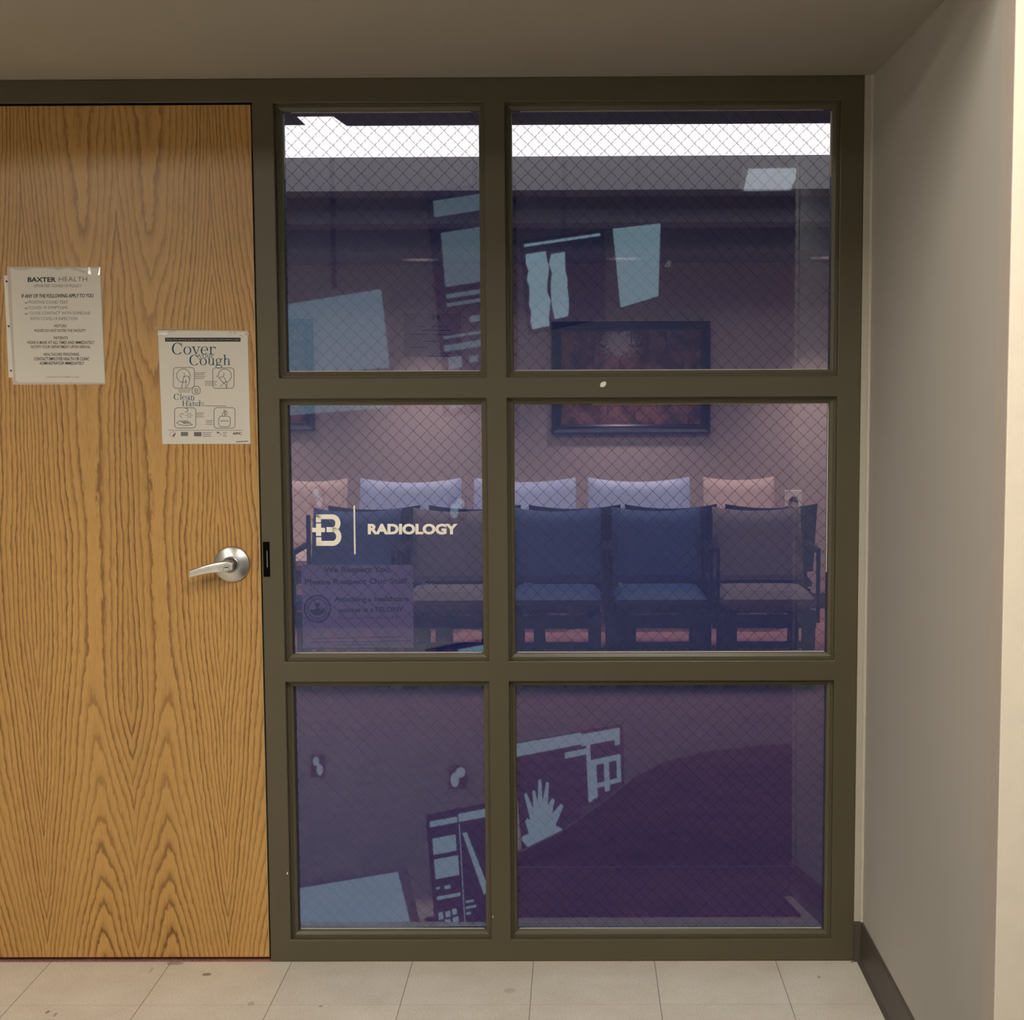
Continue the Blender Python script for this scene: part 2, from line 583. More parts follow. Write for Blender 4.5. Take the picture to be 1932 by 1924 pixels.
def text_mesh(mb, s, x0, z0, x1, z1, y, bold=0.0, to3=None):
    """a line of lettering fitted into the box x0..x1, z0..z1 on the plane y, or mapped by to3 from the unit box"""
    cu = bpy.data.curves.new('t', 'FONT')
    cu.body = s
    cu.size = 1.0
    cu.offset = bold
    cu.resolution_u = 4
    o = bpy.data.objects.new('t', cu)
    COL.objects.link(o)
    dg = bpy.context.evaluated_depsgraph_get()
    me = bpy.data.meshes.new_from_object(o.evaluated_get(dg))
    bpy.data.objects.remove(o)
    bpy.data.curves.remove(cu)
    xs = [v.co.x for v in me.vertices]
    ys = [v.co.y for v in me.vertices]
    if not xs:
        return
    ax, bx, ay, by = min(xs), max(xs), min(ys), max(ys)
    vs = []
    for v in me.vertices:
        u = (v.co.x - ax) / (bx - ax)
        k = (v.co.y - ay) / (by - ay)
        p = to3(u, k) if to3 else Vector((x0 + u * (x1 - x0), y, z0 + k * (z1 - z0)))
        vs.append(mb.bm.verts.new(p))
    for f in me.polygons:
        try:
            mb.bm.faces.new([vs[i] for i in f.vertices])
        except ValueError:
            pass
    bpy.data.meshes.remove(me)


def holes_slab(mb, xs, zs, solid, y0, y1):
    """slab between y0 and y1 made of the grid cells for which solid(i, j); shared sides are left out"""
    V = {}

    def v(i, j, k):
        if (i, j, k) not in V:
            V[(i, j, k)] = mb.bm.verts.new((xs[i], (y0, y1)[k], zs[j]))
        return V[(i, j, k)]
    nx, nz = len(xs) - 1, len(zs) - 1

    def S(i, j):
        return 0 <= i < nx and 0 <= j < nz and solid(i, j)
    for i in range(nx):
        for j in range(nz):
            if not S(i, j):
                continue
            for k in (0, 1):
                mb.bm.faces.new((v(i, j, k), v(i + 1, j, k), v(i + 1, j + 1, k), v(i, j + 1, k)))
            if not S(i - 1, j):
                mb.bm.faces.new((v(i, j, 0), v(i, j + 1, 0), v(i, j + 1, 1), v(i, j, 1)))
            if not S(i + 1, j):
                mb.bm.faces.new((v(i + 1, j, 0), v(i + 1, j + 1, 0), v(i + 1, j + 1, 1), v(i + 1, j, 1)))
            if not S(i, j - 1):
                mb.bm.faces.new((v(i, j, 0), v(i + 1, j, 0), v(i + 1, j, 1), v(i, j, 1)))
            if not S(i, j + 1):
                mb.bm.faces.new((v(i, j + 1, 0), v(i + 1, j + 1, 0), v(i + 1, j + 1, 1), v(i, j + 1, 1)))


def ST(name, mb, mat, label, cat, **kw):
    return tag(obj(name, mb, mat, **kw), label, cat, kind='structure')


# ================================================================== the setting
HX0, HX1, HY0 = -4.2, 3.6, -7.6
WX0, WX1, WY1 = -3.0, 3.0, 6.05
WZ = 2.67
DX0, DX1 = -1.700, -0.7825         # door panel
DZ0, DZ1 = 0.0105, 2.1195
FX0, FX1 = -1.755, 0.6900          # outer edges of the steel frame
GX = [-0.7260, -0.2207, -0.1712, 0.6332]          # window openings, left and right
GZ = [0.0566, 0.7144, 0.7656, 1.4146, 1.4657, 2.1214]
FY = 0.125                          # frame depth

ST('floor', MB().box(HX0, HX1, HY0, 0.0, -0.05, 0.0), TILE, 'beige speckled vinyl tile floor in front of the door', 'floor')
ST('floor', MB().box(WX0, WX1, 0.0, WY1, -0.05, 0.0), CARPET, 'maroon carpet of the waiting room seen through the lower windows', 'floor')
ST('ceiling', MB().box(HX0, RW_X, RW_Y, 0.012, ALC_Z, HALL_Z + 0.05), CEIL, 'low beige ceiling above the door and windows', 'ceiling')
ST('ceiling', MB().box(HX0, HX1, HY0, RW_Y, HALL_Z, HALL_Z + 0.05), HALL_PAINT, 'hallway ceiling behind the viewer', 'ceiling')
# right wall of the recess and the hallway face it ends in
ST('wall_right', MB().box(RW_X, HX1, RW_Y, 0.012, 0.0, HALL_Z), WALL, 'grey painted wall on the right, running toward the viewer', 'wall')
ST('wall_left', MB().box(HX0, FX0, 0.0, 0.12, 0.0, ALC_Z), WALL, 'painted wall left of the door, outside the picture', 'wall')
mb = MB()
mb.box(HX0 - 0.05, HX0, HY0, 0.0, 0.0, HALL_Z)
ST('wall_left', mb, HALL_PAINT, 'hallway wall on the far left, outside the picture', 'wall')
ST('wall_right', MB().box(HX1, HX1 + 0.05, HY0, RW_Y, 0.0, HALL_Z), HALL_PAINT, 'hallway wall on the far right, outside the picture', 'wall')
ST('wall_front', MB().box(HX0, HX1, HY0 - 0.05, HY0, 0.0, HALL_Z), plain('hallway_blue_paint', (0.32, 0.33, 0.40), 0.7),
   'hallway wall behind the viewer, mirrored faintly in the glass', 'wall')
# narrow return strip between the steel frame and the right wall
mb = MB().box(FX1, RW_X, 0.0, 0.05, 0.0, ALC_Z)
ST('trim_2', mb, BEAD, 'narrow painted strip between steel frame and right wall', 'trim')
mb = MB()
mb.tube((RW_X - 0.002, -0.002, 0.0), (RW_X - 0.002, -0.002, ALC_Z), 0.0045, n=12)
ST('trim_3', mb, plain('caulk', (0.50, 0.46, 0.38), 0.5), 'pale caulk bead down the right wall corner', 'trim', smooth=True)
# corner guard at the end of the right wall: an L of cream vinyl
mb = MB()
mb.box(RW_X - 0.003, RW_X, RW_Y, RW_Y + 0.075, 0.10, HALL_Z)
ST('trim_4', mb, plain('corner_guard', (0.50, 0.43, 0.38), 0.5), 'beige vinyl corner guard on the end of the right wall', 'trim', bevel=0.001)
mb = MB()
mb.box(RW_X - 0.003, RW_X + 0.09, RW_Y - 0.004, RW_Y, 0.0, HALL_Z)
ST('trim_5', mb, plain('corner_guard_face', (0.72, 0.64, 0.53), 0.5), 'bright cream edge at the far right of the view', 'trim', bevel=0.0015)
# rubber base: side run along the right wall and the short return below the strip
def base_run(x, y0, y1):
    prof = [(x, 0.0), (x - 0.014, 0.0), (x - 0.007, 0.012), (x - 0.005, 0.095), (x - 0.003, 0.102), (x, 0.102)]
    return MB().prism([(p[0], y0, p[1]) for p in prof], (0, y1 - y0, 0))
mb = base_run(RW_X, RW_Y + 0.002, -0.006)
mb.box(FX1, RW_X - 0.004, -0.008, 0.0, 0.0, 0.102)
ST('baseboard_right', mb, BASEB, 'dark brown rubber baseboard along the right wall', 'baseboard')

# steel frame around door and six lites
xs = [FX0, DX0 - 0.004, DX1 + 0.004] + GX + [FX1]
zs = [0.0] + GZ + [DZ1 + 0.005, ALC_Z]
zs_i = {z: i for i, z in enumerate(zs)}
def solid(i, j):
    xm = (xs[i] + xs[i + 1]) / 2
    zm = (zs[j] + zs[j + 1]) / 2
    if DX0 - 0.004 < xm < DX1 + 0.004 and zm < DZ1 + 0.005:
        return False
    for a, b in ((0, 1), (2, 3)):
        if GX[a] < xm < GX[b]:
            for c, d in ((0, 1), (2, 3), (4, 5)):
                if GZ[c] < zm < GZ[d]:
                    return False
    return True
mb = MB()
holes_slab(mb, xs, zs, solid, 0.0, FY)
fr = thing('trim_1', (0, 0, 0), 'olive brown steel frame around the door and the six windows', 'frame', kind='structure')
obj('steel_frame', mb, FRAME, fr, bevel=0.0022)
# door rebate stop, coloured near-black for the shade in the gap
mb = MB()
mb.box(DX1 - 0.014, DX1 + 0.004, 0.056, 0.07, 0.0, DZ1 + 0.005)
mb.box(DX0 - 0.004, DX0 + 0.014, 0.056, 0.07, 0.0, DZ1 + 0.005)
mb.box(DX0, DX1, 0.056, 0.07, DZ1 - 0.012, DZ1 + 0.005)
obj('door_stop', mb, GAP_SHADE, fr)
a, b = at(496, 1022), at(510, 1088)
mb = MB().box(a.x, b.x, -0.0014, 0.004, b.z, a.z)
sp = obj('strike_plate', mb, BLACK, fr, bevel=0.001)
tag(sp, 'black strike plate beside the lever handle')
mb = MB().box(b.x - 0.0075, b.x - 0.0055, -0.0022, -0.0012, b.z + 0.024, a.z - 0.022)
obj('latch_lip', mb, STEEL_DK, sp)
# chip of white paint on the middle rail, and small nicks
c = at(1138, 725)
mb = MB()
pts = [(-0.0075, -0.0055), (-0.0065, 0.0025), (-0.001, 0.0062), (0.0065, 0.0068), (0.0072, 0.001), (0.004, -0.0048), (-0.002, -0.007)]
mb.prism([(c.x + p[0], -0.0004, c.z + p[1]) for p in pts], (0, -0.0012, 0))
tag(obj('paint_chip', mb, VINYL_WHITE, fr), 'white chip on the upper rail')
mb = MB()
for px, py, r in ((542, 1647, 0.003), (930, 1729, 0.0022)):
    c = at(px, py)
    mb.prism([(c.x - r * .5, -0.0003, c.z - r), (c.x + r * .5, -0.0003, c.z - r * .8), (c.x + r * .4, -0.0003, c.z + r), (c.x - r * .3, -0.0003, c.z + r * .9)], (0, -0.0006, 0))
tag(obj('paint_nick', mb, VINYL_WHITE, fr), 'white nicks in the enamel')

# six lites: bead, pane, glazing tape
GLY = 0.037
LITES = [('upper left', 0, 2, 0.0), ('upper right', 1, 2, 0.0), ('middle left', 0, 1, 1.4), ('middle right', 1, 1, 2.4),
         ('lower left', 0, 0, 9.0), ('lower right', 1, 0, 5.7)]
LABELS = ['upper left wired glass window next to the door head', 'upper right wide wired glass window by the right wall',
          'middle left wired glass window with white radiology lettering', 'middle right wide wired glass window showing the chair row',
          'lower left wired glass window near the floor by the door', 'lower right wide wired glass window near the floor']
PANES = {}
for n, (nm, ci, ri, tl) in enumerate(LITES):
    x0, x1 = GX[2 * ci], GX[2 * ci + 1]
    z0, z1 = GZ[2 * ri], GZ[2 * ri + 1]
    wn = thing('window_%d' % (n + 1), (x0, 0, z0), LABELS[n], 'window', kind='structure')
    B = 0.0155
    # bead: stepped profile ring, front and back
    def ring(mb, yo, yi, b0, b1):
        o = [(x0 + b0, z0 + b0), (x1 - b0, z0 + b0), (x1 - b0, z1 - b0), (x0 + b0, z1 - b0)]
        i = [(x0 + b1, z0 + b1), (x1 - b1, z0 + b1), (x1 - b1, z1 - b1), (x0 + b1, z1 - b1)]
        for k in range(4):
            q = (k + 1) % 4
            mb.poly([(o[k][0], yo, o[k][1]), (o[q][0], yo, o[q][1]), (i[q][0], yi, i[q][1]), (i[k][0], yi, i[k][1])])
    mb = MB()
    ring(mb, 0.016, 0.016, 0.0, 0.006)
    ring(mb, 0.016, 0.0185, 0.006, 0.0068)
    ring(mb, 0.0185, 0.022, 0.0068, B - 0.001)
    ring(mb, 0.022, GLY, B - 0.001, B)
    obj('glazing_bead', mb, FRAME, wn)
    mb = MB()
    ring(mb, GLY + 0.007, 0.062, B, B - 0.001)
    ring(mb, 0.062, 0.064, B - 0.001, 0.0)
    obj('glazing_bead', mb, FRAME, wn)
    mb = MB().box(x0 + 0.004, x1 - 0.004, GLY, GLY + 0.006, z0 + 0.004, z1 - 0.004)
    pane = obj('glass_pane', mb, mat_glass('wired_glass_' + nm.replace(' ', '_'), math.radians(tl)), wn)
    PANES[nm] = wn
    # whitish tape showing along parts of the pane edge
    mb = MB()
    bx0, bx1, bz0, bz1 = x0 + B, x1 - B, z0 + B, z1 - B
    mb.box(bx0 + 0.004, bx1 - 0.004, GLY - 0.002, GLY - 0.0006, bz0 - 0.001, bz0 + 0.0018)
    if ri == 2:
        mb.box(bx0 + 0.02, bx1 - 0.02, GLY - 0.002, GLY - 0.0006, bz1 - 0.0012, bz1)
        mb.box(bx0 if ci == 0 else bx1 - 0.002, bx0 + 0.002 if ci == 0 else bx1, GLY - 0.002, GLY - 0.0006, bz1 - 0.16, bz1 - 0.004)
    elif ri == 1:
        mb.box(bx0 + 0.25 * (bx1 - bx0), bx1 - 0.004, GLY - 0.002, GLY - 0.0006, bz1 - 0.0014, bz1)
        if ci == 1:
            mb.box(bx1 - 0.002, bx1, GLY - 0.002, GLY - 0.0006, bz0 + 0.2, bz1)
    tag(obj('glazing_tape', mb, PUTTY, wn), 'off-white glazing tape')

# ================================================================== door
d = thing('door_1', (DX0, 0, 0), 'oak veneer door with two notices and a lever handle', 'door', kind='structure')
obj('door_panel', MB().box(DX0, DX1, 0.004, 0.049, DZ0, DZ1), OAK, d, bevel=0.0012)
mb = MB().box(DX1 - 0.0016, DX1 + 0.0002, 0.0032, 0.0485, DZ0 + 0.001, DZ1 - 0.001)
tag(obj('edge_band', mb, plain('pale_oak_edge', (0.42, 0.30, 0.16), 0.5), d), 'pale edge of the oak door')
c = at(438, 1064, 0.004)
mb = MB().lathe((c.x, 0.004, c.z), [(0.0, -0.0005), (0.0440, -0.0005), (0.0447, -0.003), (0.0432, -0.0075), (0.040, -0.0098), (0.0212, -0.0150), (0.0212, -0.0118),
                                     (0.0196, -0.0118), (0.0196, -0.0168), (0.0178, -0.0180), (0.0172, -0.0145), (0.0, -0.0145)], n=64)
rose = obj('door_handle', mb, STEEL, d, smooth=True)
tag(rose, 'satin steel round rose with lever')
# neck and lever
mb = MB()
nk = Vector((c.x - 0.001, 0.004, c.z + 0.0))
mb.lathe((nk.x, 0.004, nk.z), [(0.0172, -0.013), (0.0172, -0.026), (0.0150, -0.040), (0.0, -0.041)], n=40)
obj('neck', mb, STEEL_DK, rose, smooth=True)
mb = MB()
e = at(358, 1083, -0.045)
h = at(438, 1067, -0.045)
dirv = (e - h)
N = 18
rows = []
for i in range(N + 1):
    k = i / N
    p = h + dirv * k + Vector((0, 0, 0.004 * math.sin(PI * k)))
    if k < 0.02:
        p = p + Vector((0.004, 0, -0.001))
    yy = -0.052 + 0.006 * k * k + (0.010 * max(0, 0.25 - k) * 4 * 0.25)
    hh = 0.0148 - 0.0052 * k
    if k < 0.12:
        hh *= math.sqrt(max(0.36, 1 - ((0.12 - k) / 0.12) ** 2))
    th = 0.0075 - 0.001 * k
    ring_ = []
    for q in range(20):
        a = 2 * PI * q / 20
        ca, sa = math.cos(a), math.sin(a)
        ex = 0.45
        ring_.append(mb.bm.verts.new((p.x + 0.0009 * sa, yy + th * math.copysign(abs(ca) ** ex, ca), p.z + hh * math.copysign(abs(sa) ** ex, sa))))
    rows.append(ring_)
for A, B_ in zip(rows, rows[1:]):
    for q in range(20):
        mb.bm.faces.new((A[q], A[(q + 1) % 20], B_[(q + 1) % 20], B_[q]))
mb.bm.faces.new(rows[0])
mb.bm.faces.new(rows[-1][::-1])
lev = obj('lever', mb, STEEL, rose, smooth=True, bevel=0.001)
# interchangeable core lock cylinder, figure eight
mb = MB()
k1, k2 = at(427, 1071, -0.06), at(416.5, 1073, -0.06)
mb.lathe((k1.x, -0.0600, k1.z), [(0.0078, 0.004), (0.0078, -0.0008), (0.0070, -0.0014), (0.0, -0.0014)], n=28)
mb.lathe((k2.x, -0.0598, k2.z), [(0.0062, 0.004), (0.0062, -0.0006), (0.0054, -0.0012), (0.0, -0.0012)], n=28)
cyl = obj('lock_cylinder', mb, mat_brushed('polished_steel', (0.75, 0.73, 0.70), 0.2), rose, smooth=True, bevel=0.0004)
mb = MB()
mb.prism([(k1.x - 0.0045, -0.0616, k1.z + 0.0012), (k1.x + 0.0045, -0.0616, k1.z + 0.0022), (k1.x + 0.0045, -0.0616, k1.z + 0.0002), (k1.x - 0.0045, -0.0616, k1.z - 0.0006)], (0, -0.0004, 0))
tag(obj('keyhole', mb, BLACK, rose), 'black keyhole')

# ------------------------------------------------------------------ mini serif lettering for the cough notice
def serif_glyph(mb, T, ch):
    """draws one letter with T mapping glyph units to the page; returns the advance"""
    R = lambda *a, **k: mb.ring2d(T, *a, **k)
    Q = lambda *a: mb.rect2d(T, *a)
    P_ = lambda p: mb.poly2d(T, p)
    if ch == 'C':
        R(.36, .34, .34, .37, .11, .035, 42, 318)
        Q(.60, .44, .64, .70); P_([(.60, .14), (.635, .14), (.60, .06)]); return .72
    if ch == 'o':
        R(.25, .23, .24, .25, .085, .03); return .53
    if ch in 'vy':
        P_([(.03, .45), (.13, .45), (.29, .0), (.23, .0)]); P_([(.42, .45), (.46, .45), (.28, .0), (.24, .0)])
        Q(-.02, .445, .2, .475); Q(.34, .445, .53, .475)
        if ch == 'y':
            P_([(.24, .02), (.28, .02), (.17, -.2), (.12, -.2)]); R(.09, -.17, .055, .055, .05, .05)
        return .52
    if ch == 'e':
        R(.24, .23, .23, .25, .085, .03, 0, 318); Q(.08, .23, .46, .262); return .5
    if ch == 'r':
        Q(.09, 0, .17, .46); Q(.02, 0, .26, .03); Q(.02, .43, .17, .46)
        R(.30, .30, .15, .17, .03, .04, 45, 170); R(.385, .40, .05, .05, .05, .05); return .44
    if ch == 'u':
        Q(.09, .14, .17, .46); Q(.37, 0, .45, .46); Q(.02, .43, .17, .46); Q(.30, .43, .45, .46); Q(.37, 0, .52, .03)
        R(.25, .16, .16, .17, .06, .04, 180, 350); return .54
    if ch in 'nh':
        Q(.09, 0, .17, .46 if ch == 'n' else .72); Q(.37, 0, .45, .31); Q(.02, 0, .24, .03); Q(.31, 0, .52, .03)
        Q(.02, .43 if ch == 'n' else .69, .17, .46 if ch == 'n' else .72)
        R(.29, .30, .16, .17, .06, .045, 0, 165); return .55
    if ch == 'g':
        R(.23, .30, .18, .17, .07, .03); R(.25, -.10, .23, .13, .05, .04)
        P_([(.10, .17), (.15, .16), (.12, .06), (.36, .05), (.36, .0), (.07, .0), (.06, .08)]); P_([(.36, .42), (.50, .47), (.50, .41), (.38, .38)]); return .53
    if ch == 'l':
        Q(.09, 0, .17, .72); Q(.02, 0, .25, .03); Q(.02, .69, .17, .72); return .28
    if ch == 'a':
        R(.20, .13, .17, .145, .075, .03); Q(.30, .03, .38, .33); R(.22, .32, .16, .155, .06, .035, 0, 150)
        R(.10, .37, .045, .045, .045, .045); Q(.30, 0, .46, .03); return .48
    if ch == 'd':
        R(.22, .23, .20, .25, .08, .03); Q(.36, 0, .44, .72); Q(.29, .69, .44, .72); Q(.36, 0, .51, .03); return .54
    if ch == 'H':
        for x in (.09, .53):
            Q(x, 0, x + .1, .68); Q(x - .07, 0, x + .17, .03); Q(x - .07, .65, x + .17, .68)
        Q(.15, .33, .56, .365); return .76
    if ch == 's':
        R(.2, .345, .155, .13, .06, .035, 35, 265); R(.2, .125, .165, .14, .06, .04, -150, 90)
        Q(.315, .33, .34, .46); Q(.03, .01, .055, .15); return .40
    return .3


def serif_text(mb, s, to3, x, y, size):
    for ch in s:
        x += serif_glyph(mb, (lambda u, v, x=x: to3(x + u * size, y + v * size)), ch) * size


# ------------------------------------------------------------------ notices on the door
def quad_map(c4, y):
    """bilinear page map: u right, v down (0..1) over four photo corners TL, TR, BR, BL on the plane y"""
    P4 = [at(px, py, y) for px, py in c4]
    def f(u, v):
        a = P4[0].lerp(P4[1], u)
        b = P4[3].lerp(P4[2], u)
        return a.lerp(b, v)
    return f

def crop_map(x0, y0, s, y):
    return lambda u, v: at(x0 + u / s, y0 + v / s, y)

def line(mb, s, m, x0, y0, x1, y1, bold=0.0, slope=0.0):
    """lettering whose box in crop coordinates is x0..x1, y0 (cap top) .. y1 (base)"""
    text_mesh(mb.piece(), s, 0, 0, 0, 0, 0, bold, to3=lambda u, k: m(x0 + u * (x1 - x0), y1 + (y0 - y1) * k + slope * (u - .5)))

YD = 0.004
def sheet(name, corners, label, cat):
    m = quad_map(corners, YD - 0.0022)
    b = m(.5, 1)
    t = thing(name, (b.x, YD, b.z), label, cat)
    mb = MB()
    nu, nv = 10, 12
    def fn(u, v):
        p = m(u, v)
        p.y = YD - 0.0018 - 0.0015 * math.sin(PI * v) * (0.3 + 0.7 * u) - 0.001 * max(0, abs(u - .5) - .3)
        return p
    return t, m

# --- policy notice, in a punched plastic sleeve
t1, m1 = sheet('policy_notice', [(18, 503), (189, 503), (199, 721), (29, 722)], 'white printed policy notice in a punched sleeve on the left of the door', 'notice')
mb = MB()
K = crop_map(0, 480, 7.127, YD - 0.0012)
mb.prism([K(140, 185), K(1345, 185), K(1412, 1722), K(245, 1718), K(212, 1690)], (0, -0.0006, 0))
obj('paper', mb, PAPER, t1)
mb = MB()
K0 = crop_map(0, 480, 7.127, YD - 0.0002)
mb.prism([K0(50, 285), K0(100, 280), K0(95, 172), K0(110, 165), K0(1352, 165), K0(1420, 1745), K0(180, 1750), K0(160, 1655), K0(118, 1655)], (0, -0.0004, 0))
obj('backing', mb, plain('sleeve_back', (0.55, 0.48, 0.42), 0.6), t1)
mb = MB()
mb.prism([K(55, 285), K(98, 282), K(180, 1650), K(118, 1655)], (0, -0.0004, 0))
strip = obj('binding_strip', mb, plain('sleeve_strip', (0.66, 0.62, 0.56), 0.4), t1)
mb = MB()
for u, v in ((90, 362), (117, 965), (148, 1562)):
    p = K(u, v)
    mb = MB().lathe((p.x, p.y - 0.0005, p.z), [(0.0026, 0.0), (0.0026, -0.0002), (0.0, -0.0002)], n=20)
    tag(obj('punch_hole', mb, plain('hole_shadow', (0.07, 0.045, 0.03), 0.8), strip), 'dark punched hole')
KT = crop_map(0, 480, 7.127, YD - 0.0022)
mb = MB()
line(mb, 'BAXTER', KT, 372, 306, 752, 370, 0.028)
line(mb, 'IF ANY OF THE FOLLOWING APPLY TO YOU', KT, 290, 530, 1255, 582, 0.022, -6)
line(mb, 'HEALTHCARE PERSONNEL', KT, 585, 1322, 1070, 1362, 0.008)
line(mb, 'CONTACT EMPLOYEE HEALTH OR CLINIC', KT, 455, 1382, 1200, 1424, 0.014)
line(mb, 'ADMINISTRATOR IMMEDIATELY', KT, 532, 1442, 1132, 1482, 0.014)
obj('heading_print', mb, INK, t1)
mb = MB()
line(mb, 'HEALTH', KT, 792, 300, 1172, 362, -0.006)
line(mb, 'UPDATED COVID-19 POLICY', KT, 455, 402, 1098, 440, 0.002)
line(mb, 'POSITIVE COVID TEST', KT, 388, 622, 915, 662)
line(mb, 'COVID-19 SYMPTOMS', KT, 390, 697, 910, 735)
line(mb, 'CLOSE CONTACT WITH SOMEONE', KT, 398, 768, 1212, 808)
line(mb, 'WITH COVID-19 INFECTION', KT, 402, 842, 1042, 884)
for v in (645, 718, 792):     # small check marks of the list
    mb.poly2d(KT, [(332, v - 8), (348, v + 8), (376, v - 14), (372, v + 2), (348, v + 20), (330, v + 2)])
line(mb, 'UPDATED OCTOBER 6, 2022', KT, 622, 1638, 1065, 1660)
obj('body_print', mb, INK_GREY, t1)
mb = MB()
line(mb, 'VISITORS', KT, 722, 942, 895, 980, 0.012)
line(mb, 'PLEASE DO NOT ENTER THE FACILITY', KT, 465, 1004, 1152, 1042, 0.012)
line(mb, 'PATIENTS', KT, 725, 1102, 912, 1142, 0.012)
line(mb, 'WEAR A MASK AT ALL TIMES AND IMMEDIATELY', KT, 362, 1162, 1270, 1204, 0.014)
line(mb, 'NOTIFY YOUR DEPARTMENT UPON ARRIVAL', KT, 415, 1222, 1220, 1262, 0.012)
obj('highlighted_print', mb, INK_OLIVE, t1)
KS = crop_map(0, 480, 7.127, YD - 0.0030)
mb = MB()
mb.poly([KS(108, 168), KS(1350, 168), KS(1416, 1740), KS(185, 1742)])
obj('sleeve', mb, PLASTIC, t1)
mb = MB()
def wave(mb0, K_, pts, y0=0.0, dy=-0.0025):
    """highlight on a sleeve crease, painted as a whitish ribbon a little off the sheet"""
    up_, lo_ = pts
    mb = mb0.piece()
    prev = None
    for a_, b_ in zip(up_, lo_):
        A, B2 = K_(*a_), K_(*b_)
        A.y -= 0.0004
        B2.y += dy
        cur = (mb.bm.verts.new(A), mb.bm.verts.new(B2))
        if prev:
            mb.bm.faces.new((prev[0], cur[0], cur[1], prev[1]))
        prev = cur
wave(mb, KS, ([(170, 172), (290, 182), (400, 178), (460, 166)], [(175, 186), (250, 208), (360, 204), (440, 186)]))
wave(mb, KS, ([(640, 172), (760, 166), (850, 174), (910, 152), (1010, 188), (1140, 220), (1195, 165), (1215, 178), (1245, 272)],
          [(650, 182), (790, 202), (860, 190), (905, 172), (1000, 210), (1090, 236), (1190, 262), (1215, 268), (1240, 280)]))
wave(mb, KS, ([(1300, 172), (1335, 168), (1352, 172), (1352, 280)], [(1318, 210), (1325, 250), (1316, 272), (1345, 284)]))
wave(mb, KS, ([(1238, 1734), (1345, 1732)], [(1238, 1748), (1345, 1746)]))
wave(mb, KS, ([(520, 1738), (548, 1740)], [(520, 1748), (548, 1750)]))
tag(obj('sleeve_glint', mb, PLASTIC_GLINT, t1), 'painted highlights on the crinkled edge of the plastic sleeve')

# --- cough notice
t2, m2 = sheet('cough_notice', [(298, 623), (468, 624), (473, 837), (306, 838)], 'white illustrated cough notice under clear film, right of the policy notice', 'notice')
Z = 7.695
K = crop_map(280, 600, Z, YD - 0.0008)
mb = MB()
mb.prism([K(140, 178), K(1440, 185), K(1482, 1825), K(205, 1828)], (0, -0.0006, 0))
obj('paper', mb, PAPER, t2)
KT = crop_map(280, 600, Z, YD - 0.0017)
KT2 = crop_map(280, 600, Z, YD - 0.0019)
mb = MB()
mb.rect2d(KT, 242, 284, 1338, 342)
obj('banner', mb, INK, t2)
mb = MB()
line(mb, 'Stop the spread of germs that make you and others sick!', KT2, 262, 296, 1318, 330)
obj('banner_print', mb, plain('banner_lettering', (0.34, 0.31, 0.27), 0.8), t2)
mb = MB()
sT = lambda u, v: KT(u, v)
flip = lambda x, y: KT(x, -y)
serif_text(mb.piece(), 'Cover', flip, 335, -525, 238)
serif_text(mb.piece(), 'Cough', flip, 590, -682, 212)
serif_text(mb.piece(), 'your', flip, 728, -578, 112)
obj('title_print', mb, INK_TEAL, t2)
mb = MB()
serif_text(mb.piece(), 'Clean', flip, 366, -1184, 122)
serif_text(mb.piece(), 'Hands', flip, 488, -1278, 118)
serif_text(mb.piece(), 'your', flip, 565, -1208, 50)
obj('subtitle_print', mb, INK_TEAL, t2)

def stroke(mb, T, pts, wd, closed=False):
    n = len(pts)
    rng = range(n if closed else n - 1)
    for i in rng:
        a, b = Vector(pts[i]), Vector(pts[(i + 1) % n])
        dd = (b - a)
        if dd.length < 1e-6:
            continue
        dd.normalize()
        nn = Vector((-dd.y, dd.x)) * wd / 2
        a2, b2 = a - dd * wd * .3, b + dd * wd * .3
        mb.poly2d(T, [tuple(a2 - nn), tuple(b2 - nn), tuple(b2 + nn), tuple(a2 + nn)])

def arc(cx, cy, rx, ry, a0, a1, n=20):
    return [(cx + rx * math.cos(math.radians(a0 + (a1 - a0) * i / n)), cy + ry * math.sin(math.radians(a0 + (a1 - a0) * i / n))) for i in range(n + 1)]

def rrect(x0, y0, x1, y1, r):
    return arc(x1 - r, y0 + r, r, r, -90, 0, 6) + arc(x1 - r, y1 - r, r, r, 0, 90, 6) + arc(x0 + r, y1 - r, r, r, 90, 180, 6) + arc(x0 + r, y0 + r, r, r, 180, 270, 6)

DR = MB()
mb = DR.piece()
W = 9
mb = DR.piece()
stroke(mb, KT, rrect(362, 718, 668, 1018, 45), W, True)
mb = DR.piece()
stroke(mb, KT, rrect(934, 722, 1242, 1020, 45), W, True)
mb = DR.piece()
stroke(mb, KT, rrect(636, 990, 750, 1106, 40), W, True)
mb = DR.piece()
stroke(mb, KT, rrect(380, 1302, 688, 1596, 45), W, True)
mb = DR.piece()
stroke(mb, KT, rrect(952, 1300, 1258, 1598, 45), W, True)
# coughing into a tissue
stroke(mb, KT, arc(508, 836, 98, 98, 60, 390), W)
stroke(mb, KT, [(515, 790), (530, 840), (500, 850)], 6)
stroke(mb, KT, arc(552, 890, 48, 48, -180, 20), W)
stroke(mb, KT, [(505, 890), (490, 985), (478, 1010)], W)
stroke(mb, KT, [(600, 880), (590, 950), (545, 1010)], W)
stroke(mb, KT, [(540, 890), (548, 940), (535, 1000)], 8)
